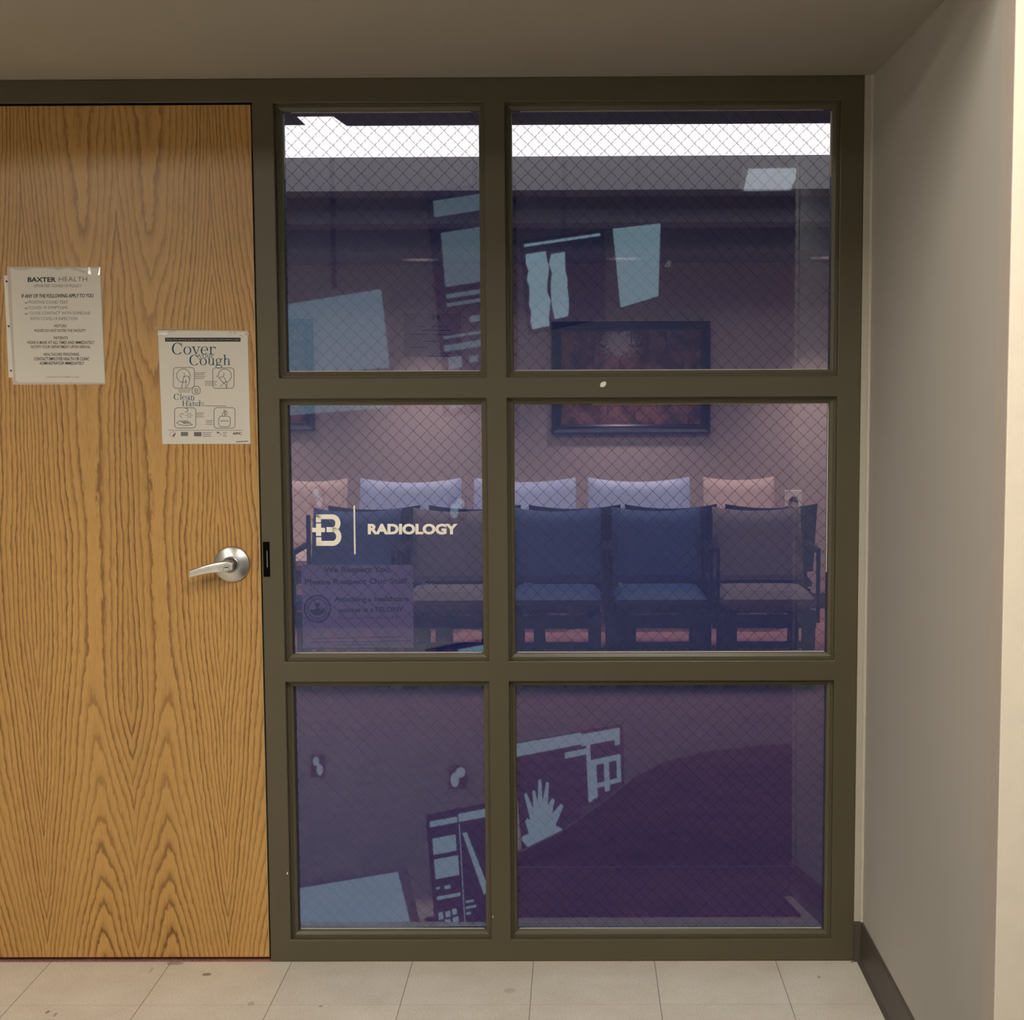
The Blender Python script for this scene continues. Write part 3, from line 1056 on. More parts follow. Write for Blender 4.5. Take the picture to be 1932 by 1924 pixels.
# coughing into a sleeve
stroke(mb, KT, arc(1108, 836, 96, 98, -190, 95), W)
stroke(mb, KT, [(1098, 800), (1090, 850), (1020, 865), (1075, 930), (1120, 960), (1135, 1012)], W)
stroke(mb, KT, [(1100, 860), (1145, 960), (1135, 1015)], W)
stroke(mb, KT, [(1100, 930), (1060, 985), (1040, 985)], 8)
stroke(mb, KT, [(985, 835), (1000, 845), (990, 860)], 6)
# waste bin, washing hands, soap pump
for v in (1028, 1050, 1072):
    stroke(mb, KT, [(668, v), (718, v)], 7)
mb = DR.piece()
stroke(mb, KT, [(672, 1022), (680, 1085), (712, 1085), (720, 1022)], 6)
mb = DR.piece()
stroke(mb, KT, arc(535, 1335, 38, 28, -100, 90), 10)
mb = DR.piece()
stroke(mb, KT, arc(490, 1415, 28, 28, 90, 330), 7)
mb = DR.piece()
stroke(mb, KT, [(410, 1520), (450, 1495), (560, 1490), (640, 1550), (540, 1560), (440, 1545), (410, 1520)], W)
mb = DR.piece()
for q in range(7):
    stroke(mb, KT, [(480 + q * 16, 1500 + (q % 3) * 10), (520 + q * 14, 1530 - (q % 2) * 14)], 10)
mb = DR.piece()
for q in range(6):
    a_ = q * 1.05
    stroke(mb, KT, [(592 + 18 * math.cos(a_), 1415 + 18 * math.sin(a_)), (592 + 48 * math.cos(a_), 1415 + 40 * math.sin(a_))], 8)
mb = DR.piece()
stroke(mb, KT, rrect(1022, 1425, 1190, 1576, 40), W, True)
mb = DR.piece()
stroke(mb, KT, arc(1092, 1402, 20, 24, 0, 360), 8)
stroke(mb, KT, arc(1128, 1378, 16, 24, 0, 360), 8)
stroke(mb, KT, [(1090, 1375), (1100, 1335), (1112, 1372), (1122, 1335)], 8)
stroke(mb, KT, [(1048, 1492), (1165, 1492)], 10)
# footer rule and emblems
stroke(mb, KT, [(285, 1628), (1370, 1628)], 6)
mb = DR.piece()
stroke(mb, KT, [(820, 1274), (1125, 1276)], 8)
mb = DR.piece()
stroke(mb, KT, arc(355, 1690, 42, 40, 60, 300), 5)
mb = DR.piece()
mb.poly2d(KT, [(345, 1705), (395, 1655), (392, 1700), (362, 1725)])
mb = DR.piece()
mb.rect2d(KT, 472, 1654, 575, 1712)
mb = DR.piece()
mb.rect2d(KT, 662, 1654, 772, 1716)
mb = DR.piece()
mb.poly2d(KT, [(985, 1655), (1025, 1650), (1030, 1665), (1008, 1682)])
mb = DR.piece()
stroke(mb, KT, arc(1035, 1685, 16, 16, -90, 90, 8), 7)
obj('drawing_print', DR, INK_GREY, t2)
mb = MB()
line(mb, 'APIC', KT, 1222, 1656, 1355, 1694, 0.03)
obj('emblem_print', mb, INK, t2)
mb = MB()
line(mb, 'CDC', KT2, 482, 1668, 562, 1698)
obj('emblem_print', mb, INK_LIGHT, t2)
mb = MB()
for x0, y0, n_, wd in ((668, 795, 4, 158), (818, 920, 3, 175), (435, 1045, 2, 185), (692, 1380, 3, 116), (830, 1488, 3, 110), (788, 1665, 3, 130), (1080, 1662, 3, 60)):
    pc = mb.piece()
    for q in range(n_):
        stroke(pc, KT, [(x0 + (q % 2) * 6, y0 + q * 26), (x0 + wd - (q * 17) % 30, y0 + q * 26)], 9)
stroke(mb.piece(), KT, [(1276, 1796), (1444, 1788)], 16)
obj('caption_print', mb, plain('caption_ink', (0.21, 0.2, 0.19), 0.8), t2)
KS = crop_map(280, 600, Z, YD - 0.0026)
mb = MB()
mb.poly([KS(100, 140), KS(1465, 170), KS(1484, 1828), KS(200, 1830)])
obj('sleeve', mb, PLASTIC, t2)
mb = MB()
wave(mb, KS, ([(138, 214), (220, 205), (300, 212)], [(140, 248), (230, 254), (305, 236)]))
wave(mb, KS, ([(280, 196), (340, 186), (405, 184)], [(282, 204), (345, 200), (405, 192)]))
wave(mb, KS, ([(1170, 218), (1205, 192)], [(1180, 226), (1215, 204)]))
wave(mb, KS, ([(1235, 190), (1262, 194), (1270, 222)], [(1245, 226), (1252, 234), (1266, 238)]))
wave(mb, KS, ([(1322, 236), (1350, 246), (1375, 256)], [(1330, 246), (1352, 262), (1376, 262)]))
wave(mb, KS, ([(1400, 214), (1430, 226), (1462, 204)], [(1404, 240), (1432, 252), (1466, 244)]))
wave(mb, KS, ([(138, 172), (700, 168), (1462, 186)], [(138, 180), (700, 176), (1462, 194)]))
wave(mb, KS, ([(98, 138), (420, 150), (800, 132)], [(98, 152), (420, 158), (800, 140)]))
tag(obj('sleeve_glint', mb, PLASTIC_GLINT, t2), 'painted highlights on the crinkled edge of the clear film')

# ================================================================== lettering on the glass
YG = GLY - 0.0012
KG = crop_map(550, 940, 5.2216, YG)
a = at(725, 1000, YG)
rs = thing('radiology_lettering', (a.x, YG, a.z), 'white vinyl B emblem and RADIOLOGY lettering on the middle left pane', 'lettering')
mb = MB()
# emblem B
mb.rect2d(KG, 240, 158, 290, 236)
mb.rect2d(KG, 240, 158, 400, 205)
mb.ring2d(KG, 400, 245, 82, 87, 50, 48, -90, 90, n=24)
mb.rect2d(KG, 345, 283, 405, 333)
mb.ring2d(KG, 405, 376, 86, 92, 50, 49, -90, 90, n=24)
mb.rect2d(KG, 243, 419, 405, 468)
mb.rect2d(KG, 243, 383, 295, 468)
obj('emblem', mb, VINYL_WHITE, rs)
mb = MB()
mb.rect2d(KG, 203, 290, 330, 333)
mb.rect2d(KG, 242, 248, 292, 290)
mb.rect2d(KG, 242, 333, 292, 370)
obj('plus_sign', mb, VINYL_WHITE, rs)
mb = MB()
mb.poly2d(KG, [(610, 70), (625, 70), (632, 550), (617, 550)])
obj('divider', mb, VINYL_WHITE, rs)
mb = MB()
line(mb, 'RADIOLOGY', KG, 752, 250, 1637, 356, 0.05)
obj('department_name', mb, VINYL_WHITE, rs)

# notice on the inner face of the glass
YN = GLY + 0.0072
KN = crop_map(550, 940, 5.2216, YN)
a = KN(650, 1100)
sn = thing('staff_notice', (a.x, YN, a.z), 'translucent dark lettered notice inside the middle left pane, below the radiology lettering', 'notice')
mb = MB()
mb.poly([KN(95, 655), *[KN(*q) for q in arc(1160, 690, 35, 35, -90, 0, 8)], KN(1205, 1470), KN(115, 1470)])
obj('sheet', mb, mat_clear('translucent_sheet', (0.50, 0.46, 0.50), 0.0, 0.3, 0.5, (0.75, 0.60, 0.92)), sn)
YN -= 0.0003
KN = crop_map(550, 940, 5.2216, YN)
SIGN_INK = plain('navy_sign_ink', (0.010, 0.010, 0.045), 0.8)
SIGN_PURPLE = plain('plum_sign_ink', (0.045, 0.010, 0.06), 0.8)
mb = MB()
line(mb, 'We Respect You,', KN, 315, 672, 985, 748, 0.03, -5)
line(mb, 'Please Respect Our Staff.', KN, 130, 790, 1160, 862, 0.03, -12)
obj('heading_print', mb, SIGN_PURPLE, sn)
mb = MB()
line(mb, 'Attacking a healthcare', KN, 418, 965, 1155, 1032, 0.03, -5)
line(mb, 'worker is a FELONY', KN, 460, 1070, 1105, 1122, 0.03, -8)
line(mb, 'Arkansas Code Annotated § 5-13-202', KN, 465, 1162, 1075, 1196, 0.0, -6)
stroke(mb, KN, [(220, 1382), (1100, 1362)], 7)
for q, (x0, x1) in enumerate(((190, 850), (860, 1180), (420, 820))):
    v = (1418, 1408, 1446)[q]
    stroke(mb, KN, [(x0, v), (x1, v - 6)], 7)
obj('body_print', mb, SIGN_INK, sn)
mb = MB()
stroke(mb, KN, arc(255, 1088, 128, 132, 0, 360, 40), 14)
stroke(mb, KN, arc(255, 1088, 92, 96, 0, 360, 36), 8)
for q in range(28):
    a_ = q * 2 * PI / 28
    stroke(mb, KN, [(255 + 104 * math.cos(a_), 1088 + 108 * math.sin(a_)), (255 + 116 * math.cos(a_), 1088 + 120 * math.sin(a_))], 9)
mb.poly2d(KN, [(180, 1090), (225, 1100), (255, 1060), (290, 1100), (335, 1075), (320, 1130), (275, 1155), (225, 1150), (190, 1130)])
mb.poly2d(KN, [(225, 1030), (285, 1030), (275, 1065), (255, 1080), (235, 1065)])
obj('seal', mb, SIGN_INK, sn)

# faint dark notice on the inner face of the upper left pane
YN2 = GLY + 0.0070
KP = crop_map(740, 560, 10.73, YN2)
a = KP(800, 1180)
fn_ = thing('faint_notice', (a.x, YN2, a.z), 'faint clear sheet with dark lettering at the bottom of the upper left pane', 'notice')
mb = MB()
mb.poly([KP(230, 330), KP(1400, 330), KP(1400, 1215), KP(230, 1215)])
obj('sheet', mb, mat_clear('clear_sheet', (0.80, 0.78, 0.80), 0.0, 0.3, 0.08, (0.1, 0.1, 0.2)), fn_)
KP = crop_map(740, 560, 10.73, YN2 - 0.0003)
mb = MB()
line(mb, '-19', KP, 740, 370, 960, 465, 0.03)
for x0, x1, v in ((590, 660, 600), (810, 1020, 600), (620, 1180, 675), (350, 700, 760), (830, 1215, 765), (640, 960, 900), (380, 700, 1020), (880, 1200, 1145), (720, 1140, 1195)):
    stroke(mb, KP, [(x0, v), (x1, v)], 16)
obj('body_print', mb, SIGN_INK, fn_)
# marker scrawl on the upper right pane
KA = crop_map(940, 150, 2.683, YG)
mb = MB()
stroke(mb, KA, [(843, 946), (862, 918)], 2.2)
stroke(mb, KA, [(843, 946), (862, 946)], 2.0)
stroke(mb, KA, [(862, 918), (860, 948)], 2.0)
stroke(mb, KA, [(866, 918), (866, 948)], 2.0)
stroke(mb, KA, arc(868, 925, 9, 7, -90, 90, 8), 2.0)
stroke(mb, KA, [(868, 932), (879, 948)], 2.0)
tag(obj('marker_scrawl', mb, plain('marker_white', (0.55, 0.55, 0.6), 0.6)), 'small pale letters AR scrawled on the upper right pane', 'scrawl')

# ================================================================== waiting room
ST('wall_back', MB().box(WX0, WX1, WY1, WY1 + 0.06, 0.0, WZ), W_WALL, 'mauve beige waiting room wall behind the chairs', 'wall')
ST('wall_left', MB().box(WX0 - 0.06, WX0, 0.12, WY1, 0.0, WZ), W_WALL, 'left side wall of the waiting room, out of view', 'wall')
ST('wall_right', MB().box(WX1, WX1 + 0.06, 0.12, WY1, 0.0, WZ), W_WALL, 'right side wall of the waiting room, out of view', 'wall')
mb = MB()
mb.box(WX0, FX0, 0.12, 0.16, 0.0, WZ)
mb.box(FX1 + 0.001, WX1, 0.05, 0.16, 0.0, WZ)
mb.box(FX0, FX1, 0.05, 0.16, ALC_Z + 0.001, WZ)
ST('wall_front', mb, W_WALL, 'inner face of the wall around the windows', 'wall')
# ceiling with an opening for the light trough
nz = [at(x, y, 0) for x, y in ((548, 235),)]
SY0, SY1 = 3.562, 4.55
mb = MB()
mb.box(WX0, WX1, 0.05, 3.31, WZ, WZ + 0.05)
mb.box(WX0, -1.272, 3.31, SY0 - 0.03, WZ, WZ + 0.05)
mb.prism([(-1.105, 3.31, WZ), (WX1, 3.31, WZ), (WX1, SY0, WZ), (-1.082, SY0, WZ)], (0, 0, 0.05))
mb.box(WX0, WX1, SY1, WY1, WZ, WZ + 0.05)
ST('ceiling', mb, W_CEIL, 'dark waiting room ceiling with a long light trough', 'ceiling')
ls = thing('ceiling_light', (0, SY0, WZ), 'long bright ceiling light across the waiting room, seen at the top of the upper windows', 'light')
mb = MB().box(WX0 + 0.02, WX1 - 0.02, 3.32, SY1 - 0.0005, WZ + 0.002, WZ + 0.006)
obj('diffuser', mb, emissive('trough_light', (0.97, 1.0, 0.84), STRIP_L), ls)
mb = MB().box(WX0, WX1, 3.2, SY1 + 0.1, WZ + 0.075, WZ + 0.12)
obj('housing', mb, plain('white_housing', (0.7, 0.7, 0.7), 0.6), ls)
# stepped soffit over the wall
mb = MB()
mb.box(WX0, WX1, 4.55, 4.85, 2.494, WZ)
ST('trim_6', mb, W_SOFFIT, 'upper step of the grey soffit below the bright ceiling light', 'soffit')
ST('trim_7', MB().box(WX0, WX1, 4.85, 5.17, 2.353, WZ), W_SOFFIT, 'middle step of the grey soffit', 'soffit')
ST('trim_8', MB().box(WX0, WX1, 5.17, WY1, 2.222, WZ), W_SOFFIT, 'lowest step of the grey soffit over the back wall', 'soffit')
ST('baseboard_back', MB().box(WX0, WX1, WY1 - 0.012, WY1, 0.0, 0.10), BASEB, 'dark baseboard of the waiting room wall', 'baseboard')

# downlights under the lowest soffit step
DLX = [-2.20, -0.955, 0.29, 1.535]
DLL = ['recessed downlight left of the others, hidden beyond the window frame', 'recessed downlight seen in the upper left window',
       'recessed downlight seen in the middle of the upper right window', 'recessed downlight at the right edge of the upper right window']
for i, x in enumerate(DLX):
    dl = thing('downlight', (x, 5.62, 2.222), DLL[i], 'downlight', 'recessed downlights over the far chairs')
    mb = MB()
    n = 32
    prof = [(0.112, 2.222), (0.112, 2.215), (0.086, 2.213), (0.080, 2.2215)]
    rr = [[mb.bm.verts.new((x + r * math.cos(2 * PI * k / n), 5.62 + r * math.sin(2 * PI * k / n), z)) for k in range(n)] for r, z in prof]
    for A, B_ in zip(rr, rr[1:]):
        for k in range(n):
            mb.bm.faces.new((A[k], A[(k + 1) % n], B_[(k + 1) % n], B_[k]))
    obj('trim_ring', mb, plain('white_trim_ring', (0.8, 0.78, 0.75), 0.4), dl, smooth=True)
    mb = MB()
    mb.bm.faces.new([mb.bm.verts.new((x + 0.08 * math.cos(2 * PI * k / n), 5.62 + 0.08 * math.sin(2 * PI * k / n), 2.2212)) for k in range(n)])
    obj('lens', mb, emissive('downlight_lens', (1.0, 0.82, 0.62), 0.5), dl)
    ld = bpy.data.lights.new('downlight_lamp', 'SPOT')
    ld.energy = DOWNLIGHT_W
    ld.color = (1.0, 0.86, 0.72)
    ld.spot_size = math.radians(80)
    ld.spot_blend = 0.9
    ld.shadow_soft_size = 0.06
    lo = bpy.data.objects.new('downlight_lamp', ld)
    COL.objects.link(lo)
    lo.parent = dl
    lo.location = (0, 0, -0.02)

# framed pictures on the back wall
def picture(x0, x1, z0, z1, seed, label):
    y = WY1
    t = thing('framed_picture', ((x0 + x1) / 2, y, z0), label, 'picture', 'framed pictures on the waiting room wall')
    F = 0.062
    mb = MB()
    o = [(x0, z0), (x1, z0), (x1, z1), (x0, z1)]
    prof = [(0.0, 0.0), (0.0, -0.030), (0.012, -0.036), (0.030, -0.030), (0.040, -0.020), (F - 0.012, -0.024), (F, -0.014), (F, -0.006)]
    def pt(k, b, dy):
        sx = 1 if k in (0, 3) else -1
        sz = 1 if k in (0, 1) else -1
        return (o[k][0] + sx * b, y + dy, o[k][1] + sz * b)
    for (b0, d0), (b1, d1) in zip(prof, prof[1:]):
        for k in range(4):
            q = (k + 1) % 4
            mb.poly([pt(k, b0, d0), pt(q, b0, d0), pt(q, b1, d1), pt(k, b1, d1)])
    obj('frame', mb, PIC_FRAME, t, solid=True)
    mb = MB().box(x0 + F - 0.004, x1 - F + 0.004, y - 0.008, y - 0.004, z0 + F - 0.004, z1 - F + 0.004)
    obj('artwork', mb, mat_painting('autumn_woods_%d' % seed, seed), t)
    return t
pw = picture(-0.165, 0.853, 1.137, 1.855, 3, 'wide picture of autumn woods in dark navy frame, behind the upper and middle right windows')
picture(-2.70, -1.690, 1.165, 1.880, 11, 'picture in dark navy frame at the left edge of the left windows')

# wall plate
a, b = at(1480, 925, WY1 - 0.004), at(1513, 956, WY1 - 0.004)
wp = thing('wall_outlet', ((a.x + b.x) / 2, WY1, b.z), 'ivory wall outlet plate right of the beige chair', 'outlet')
obj('plate', MB().box(a.x, b.x, WY1 - 0.008, WY1, b.z, a.z), PLATE, wp, bevel=0.003)
mb = MB()
cx, cz = (a.x + b.x) / 2, (a.z + b.z) / 2 - 0.006
mb.prism([(cx - 0.030, WY1 - 0.0085, cz - 0.004), (cx - 0.008, WY1 - 0.0085, cz + 0.022), (cx + 0.012, WY1 - 0.0085, cz + 0.018), (cx + 0.034, WY1 - 0.0085, cz - 0.018),
          (cx + 0.020, WY1 - 0.0085, cz - 0.010), (cx - 0.012, WY1 - 0.0085, cz - 0.006)], (0, -0.012, 0))
tag(obj('plug', mb, plain('brown_plug', (0.10, 0.06, 0.05), 0.5), wp), 'dark brown plug')


# chairs -----------------------------------------------------------------
def cushion(mb, w_, h_, T, place, dip=0.0, curve=0.0, nu=16, nv=12):
    """upholstered slab: outline w x h, thickness T, edges rounded; dip lowers the middle of the top edge, curve hollows it"""
    def pt(u, v, side):
        U = 2 * u - 1
        V = 2 * v - 1
        e = min(1.0, max(0.0, (1 - abs(U) ** 10) * (1 - abs(V) ** 10))) ** 0.5
        x = U * w_ / 2 * (0.985 + 0.015 * e)
        top = h_ - dip * (1 - U * U)
        z = v * top
        y = side * T / 2 * (0.25 + 0.75 * e) + curve * (1 - U * U)
        return place(x, y, z)
    f = [[mb.bm.verts.new(pt(i / nu, j / nv, -1)) for j in range(nv + 1)] for i in range(nu + 1)]
    b = [[mb.bm.verts.new(pt(i / nu, j / nv, 1)) for j in range(nv + 1)] for i in range(nu + 1)]
    for i in range(nu):
        for j in range(nv):
            mb.bm.faces.new((f[i][j], f[i + 1][j], f[i + 1][j + 1], f[i][j + 1]))
            mb.bm.faces.new((b[i][j], b[i][j + 1], b[i + 1][j + 1], b[i + 1][j]))
    for i in range(nu):
        mb.bm.faces.new((f[i][0], b[i][0], b[i + 1][0], f[i + 1][0]))
        mb.bm.faces.new((f[i][nv], f[i + 1][nv], b[i + 1][nv], b[i][nv]))
    for j in range(nv):
        mb.bm.faces.new((f[0][j], f[0][j + 1], b[0][j + 1], b[0][j]))
        mb.bm.faces.new((f[nu][j], b[nu][j], b[nu][j + 1], f[nu][j + 1]))


def make_chair(name, label, group, wd, back_h, seat_z, mat, leg=0.062, arms=True, stretcher=True, dip=0.024):
    """chair facing -y, its front legs on y = 0; origin on the floor between the front legs"""
    t = thing(name, (0, 0, 0), label, 'chair', group)
    hw = wd / 2
    mb = MB()
    cushion(mb, wd - 0.015, 0.50, 0.105, lambda x, y, z: (x, -0.03 + z, seat_z - 0.055 + y - 0.02 * (z / 0.5)), nu=14, nv=10)
    obj('seat', mb, mat, t, smooth=True)
    mb = MB()
    z0 = seat_z - 0.01
    hh = back_h - z0
    cushion(mb, wd, hh, 0.075, lambda x, y, z: (x, 0.44 + y + 0.13 * (z / hh), z0 + z), dip=dip, curve=0.02)
    obj('backrest', mb, mat, t, smooth=True)
    lx = hw - leg / 2 - 0.012
    zr = seat_z - 0.118
    for sx in (-1, 1):
        x = sx * lx
        obj('leg', MB().box(x - leg / 2, x + leg / 2, -0.015, 0.03, 0.0, zr + 0.02), CHAIR_FRAME, t, bevel=0.004)
        obj('leg', MB().box(x - leg / 2 * .7, x + leg / 2 * .7, 0.455, 0.495, 0.0, zr + 0.02), CHAIR_FRAME, t, bevel=0.004)
    mb = MB()
    mb.box(-hw + 0.01, hw - 0.01, -0.02, 0.015, zr - 0.062, zr)
    mb.box(-hw + 0.01, hw - 0.01, 0.46, 0.50, zr - 0.062, zr)
    for sx in (-1, 1):
        mb.box(sx * lx - 0.02, sx * lx + 0.02, 0.0, 0.48, zr - 0.05, zr)
    obj('seat_frame', mb, CHAIR_FRAME, t)
    if stretcher:
        obj('stretcher', MB().box(-lx, lx, -0.005, 0.025, 0.195, 0.224), CHAIR_FRAME, t, bevel=0.003)
    if arms:
        for sx in (-1, 1):
            x = sx * (hw + 0.0105)
            mb = MB()
            mb.box(x - 0.010, x + 0.010, 0.05, 0.50, 0.640, 0.668)
            mb.box(x - 0.009, x + 0.009, 0.05, 0.08, zr - 0.05, 0.642)
            mb.box(x - 0.009, x + 0.009, 0.46, 0.50, zr - 0.05, 0.80)
            obj('armrest', mb, CHAIR_FRAME, t, bevel=0.005)
    return t


def remat(root, mat):
    """give a copied chair its own upholstery"""
    for ch in root.children:
        if ch.name.split('.')[0] in ('seat', 'backrest'):
            ch.data = ch.data.copy()
            ch.data.materials[0] = mat


GN, GM, GF = 'near row of waiting room chairs facing the windows', 'middle row of waiting room chairs facing away', 'far row of chairs against the waiting room wall'
NEAR = [(-1.125, CHAIR_BLUE, 'blue near-row chair behind the B emblem'),
        (-0.615, CHAIR_TAUPE, 'taupe near-row chair behind the word RADIOLOGY'),
        (-0.107, CHAIR_BLUE, 'blue near-row chair at the left edge of the middle right window'),
        (0.400, CHAIR_BLUE, 'blue near-row chair in the middle of the middle right window'),
        (0.912, CHAIR_TAUPE, 'taupe near-row chair at the right edge of the middle right window')]
nc = make_chair('waiting_chair', NEAR[0][2], GN, 0.458, 0.828, 0.475, CHAIR_BLUE)
for i, (x, m, l) in enumerate(NEAR):
    o = nc if i == 0 else copy_tree(nc)
    o.location = (x, 3.44, 0)
    o['label'] = l
    if m is not CHAIR_BLUE:
        remat(o, m)
MID = [(-1.06, 'dark chair back, left of the three rising behind the radiology lettering'), (-0.535, 'dark chair back rising behind the near taupe chair by the mullion'),
       (-0.015, 'dark chair back rising behind the leftmost chair of the middle right window'),
       (0.485, 'dark chair back rising behind the middle blue near-row chair'), (1.008, 'dark chair back rising behind the rightmost taupe near-row chair')]
CH_DARK = plain('navy_upholstery', (0.02, 0.035, 0.09), 0.5, var=0.1, scale=60)
mc = make_chair('waiting_chair', MID[0][1], GM, 0.485, 0.830, 0.47, CH_DARK, arms=False, stretcher=False, dip=0.022)
for i, (x, l) in enumerate(MID):
    o = mc if i == 0 else copy_tree(mc)
    o.location = (x, 4.72, 0)
    o.rotation_euler = (0, 0, PI)
    o['label'] = l
FAR = [(-1.049, 'pale blue far-row chair, seen above the B emblem and divider'), (-0.331, 'pale blue far-row chair behind the window mullion'),
       (0.385, 'pale blue far-row chair below the wide framed picture')]
fc = make_chair('lounge_chair', FAR[0][1], GF, 0.648, 0.872, 0.46, CHAIR_SKY, leg=0.05, arms=False, stretcher=False, dip=0.03)
for i, (x, l) in enumerate(FAR):
    o = fc if i == 0 else copy_tree(fc)
    o.location = (x, 5.24, 0)
    o['label'] = l
FAR2 = [(-1.67, 'beige far-row chair at the left edge of the middle left window'), (1.013, 'beige far-row chair beside the wall outlet plate')]
f2 = make_chair('lounge_chair', FAR2[0][1], GF, 0.45, 0.872, 0.46, CHAIR_BEIGE, leg=0.05, arms=False, stretcher=False, dip=0.022)
for i, (x, l) in enumerate(FAR2):
    o = f2 if i == 0 else copy_tree(f2)
    o.location = (x, 5.24, 0)
    o['label'] = l

# ================================================================== hallway behind the viewer (mirrored in the panes)
mb = MB()  # unseen mat added to darken the floor reflection in the lower panes
pts = [(-0.50, -0.64, 0.0), (0.66, -0.64, 0.0), (0.66, -1.10, 0.0), (1.5, -1.25, 0.0), (1.5, -1.88, 0.0), (-0.30, -1.88, 0.0)] + [(-0.30 - 0.35 * math.sin(math.radians(a_)), -1.58 - 0.30 * math.cos(math.radians(a_)), 0.0) for a_ in range(10, 91, 10)]
mb.prism(pts, (0, 0, 0.008))
tag(obj('added_mat', mb, plain('charcoal_mat', (0.020, 0.014, 0.016), 0.95, spec=0.1)), 'added dark round-ended floor mat that darkens the mirror image in the lower windows', 'mat')
TL = ['hallway ceiling light far to the left behind the viewer', 'added hallway ceiling light at the near left', 'slim hallway ceiling light mirrored in the upper right window',
      'added hallway ceiling light above the middle of the recess, brightening the floor',
      'added hallway ceiling light at the right, brightening the cream edge']
for i, (x, y, sx, sy, L, c, rot) in enumerate(TROFFERS):
    t = thing('hallway_light', (x, y, HALL_Z), TL[i], 'light', 'hallway ceiling lights')
    mb = MB()
    mb.box(x - sx / 2, x + sx / 2, y - sy / 2, y + sy / 2, HALL_Z - 0.012, HALL_Z - 0.006)
    obj('diffuser', mb, emissive('troffer_light_%d' % i, c, L), t)
    mb = MB()
    for a0, a1, b0, b1 in ((-sx / 2 - .03, sx / 2 + .03, -sy / 2 - .03, -sy / 2), (-sx / 2 - .03, sx / 2 + .03, sy / 2, sy / 2 + .03),
                           (-sx / 2 - .03, -sx / 2, -sy / 2, sy / 2), (sx / 2, sx / 2 + .03, -sy / 2, sy / 2)):
        mb.box(x + a0, x + a1, y + b0, y + b1, HALL_Z - 0.016, HALL_Z)
    obj('frame', mb, plain('white_metal', (0.7, 0.7, 0.68), 0.5), t)
    t.rotation_euler = (0, 0, rot)

YL = -2.6               # low screens
YM = 0.074 - 4.4        # where the workstation screens stand
def mirror(px, py, Y=4.4):
    p = at(px, py, Y)
    return Vector((p.x, 2 * GLY - p.y, p.z))

def mirror_low(px, py, tilt):
    g = at(px, py, GLY)
    d = g - CAM
    n = Vector((0, -math.cos(math.radians(tilt)), math.sin(math.radians(tilt))))
    r = d - 2 * d.dot(n) * n
    return g + r * ((YL - g.y) / r.y)

def screen(name, c4, label, bez, L, col, content=None, bezmat=BLACK, low=None, glow=1.3):
    P = [mirror_low(*q, low) if low else mirror(*q) for q in c4]
    ctr = sum(P, Vector()) / 4
    t = thing(name, (ctr.x, ctr.y, 0 if low else HALL_Z), label, 'screen', 'workstation screens behind the viewer')
    mb = MB().prism(P, (0, -0.045, 0))
    obj('housing', mb, bezmat, t)
    inner = [p + (ctr - p) * bez for p in P]
    mb = MB().prism([p + Vector((0, 0.003, 0)) for p in inner], (0, -0.004, 0))
    obj('display', mb, emissive(name + '_glow_%d' % int(L * 100), col, L), t)
    top = max(p.z for p in P)
    if low:
        mb = MB()
        mb.box(ctr.x - 0.05, ctr.x + 0.05, ctr.y - 0.12, ctr.y - 0.046, 0.015, ctr.z)
        mb.box(ctr.x - 0.16, ctr.x + 0.16, ctr.y - 0.25, ctr.y - 0.06, 0.0, 0.015)
    else:
        mb = MB().box(ctr.x - 0.012, ctr.x + 0.012, ctr.y - 0.08, ctr.y - 0.056, ctr.z, HALL_Z)
        mb.box(ctr.x - 0.08, ctr.x + 0.08, ctr.y - 0.06, ctr.y - 0.046, ctr.z - 0.08, ctr.z + 0.08)
    obj('stand' if low else 'ceiling_bracket', mb, plain('charcoal_stand', (0.03, 0.03, 0.035), 0.5), t)
    if content:
        Q = [p + Vector((0, 0.0045, 0)) for p in inner]
        def f(u, v):
            return Q[0].lerp(Q[1], u).lerp(Q[3].lerp(Q[2], u), v)
        mb = MB()
        for r in content:
            if not isinstance(r[0], tuple):
                mb.rect2d(f, *r)
            else:
                mb.poly2d(f, r)
        obj('windows', mb, emissive('screen_content_%d' % int(glow * 100), (0.72, 0.95, 1.0), glow), t)
    return t

GREYF = plain('grey_bezel', (0.35, 0.36, 0.42), 0.5)
screen('light_screen', [(500, 568), (735, 530), (754, 704), (523, 722)], 'pale lit screen mirrored at the lower left of the upper left window', 0.15, 1.0, (0.70, 0.92, 1.0), bezmat=GREYF)
ui = [(0.06, 0.04, 0.95, 0.13), (0.12, 0.22, 0.95, 0.52), (0.12, 0.56, 0.60, 0.585), (0.12, 0.61, 0.75, 0.63), (0.40, 0.70, 0.53, 0.735), (0.68, 0.70, 0.80, 0.735),
      (0.04, 0.79, 0.95, 0.805), (0.04, 0.84, 0.95, 0.875), (0.08, 0.91, 0.26, 0.975), (0.36, 0.92, 0.48, 0.955), (0.58, 0.915, 0.72, 0.96), (0.82, 0.92, 0.93, 0.955)]
def ragged(u0, v0, u1, v1, n, amp):
    L_ = [(u0 + random.uniform(-amp, amp), v0 + (v1 - v0) * k / n) for k in range(n + 1)]
    R_ = [(u1 + random.uniform(-amp, amp), v1 + (v0 - v1) * k / n) for k in range(n + 1)]
    return L_ + R_
screen('dark_screen', [(803, 362), (972, 336), (978, 690), (835, 712)], 'dark workstation screen full of small windows, mirrored in the upper windows', 0.03, 0.10, (0.35, 0.45, 0.75), content=ui, glow=0.75)
pic = [ragged(0.06, 0.14, 0.30, 0.96, 9, 0.025), ragged(0.34, 0.18, 0.54, 0.90, 7, 0.02), (0.04, 0.03, 0.96, 0.06)]
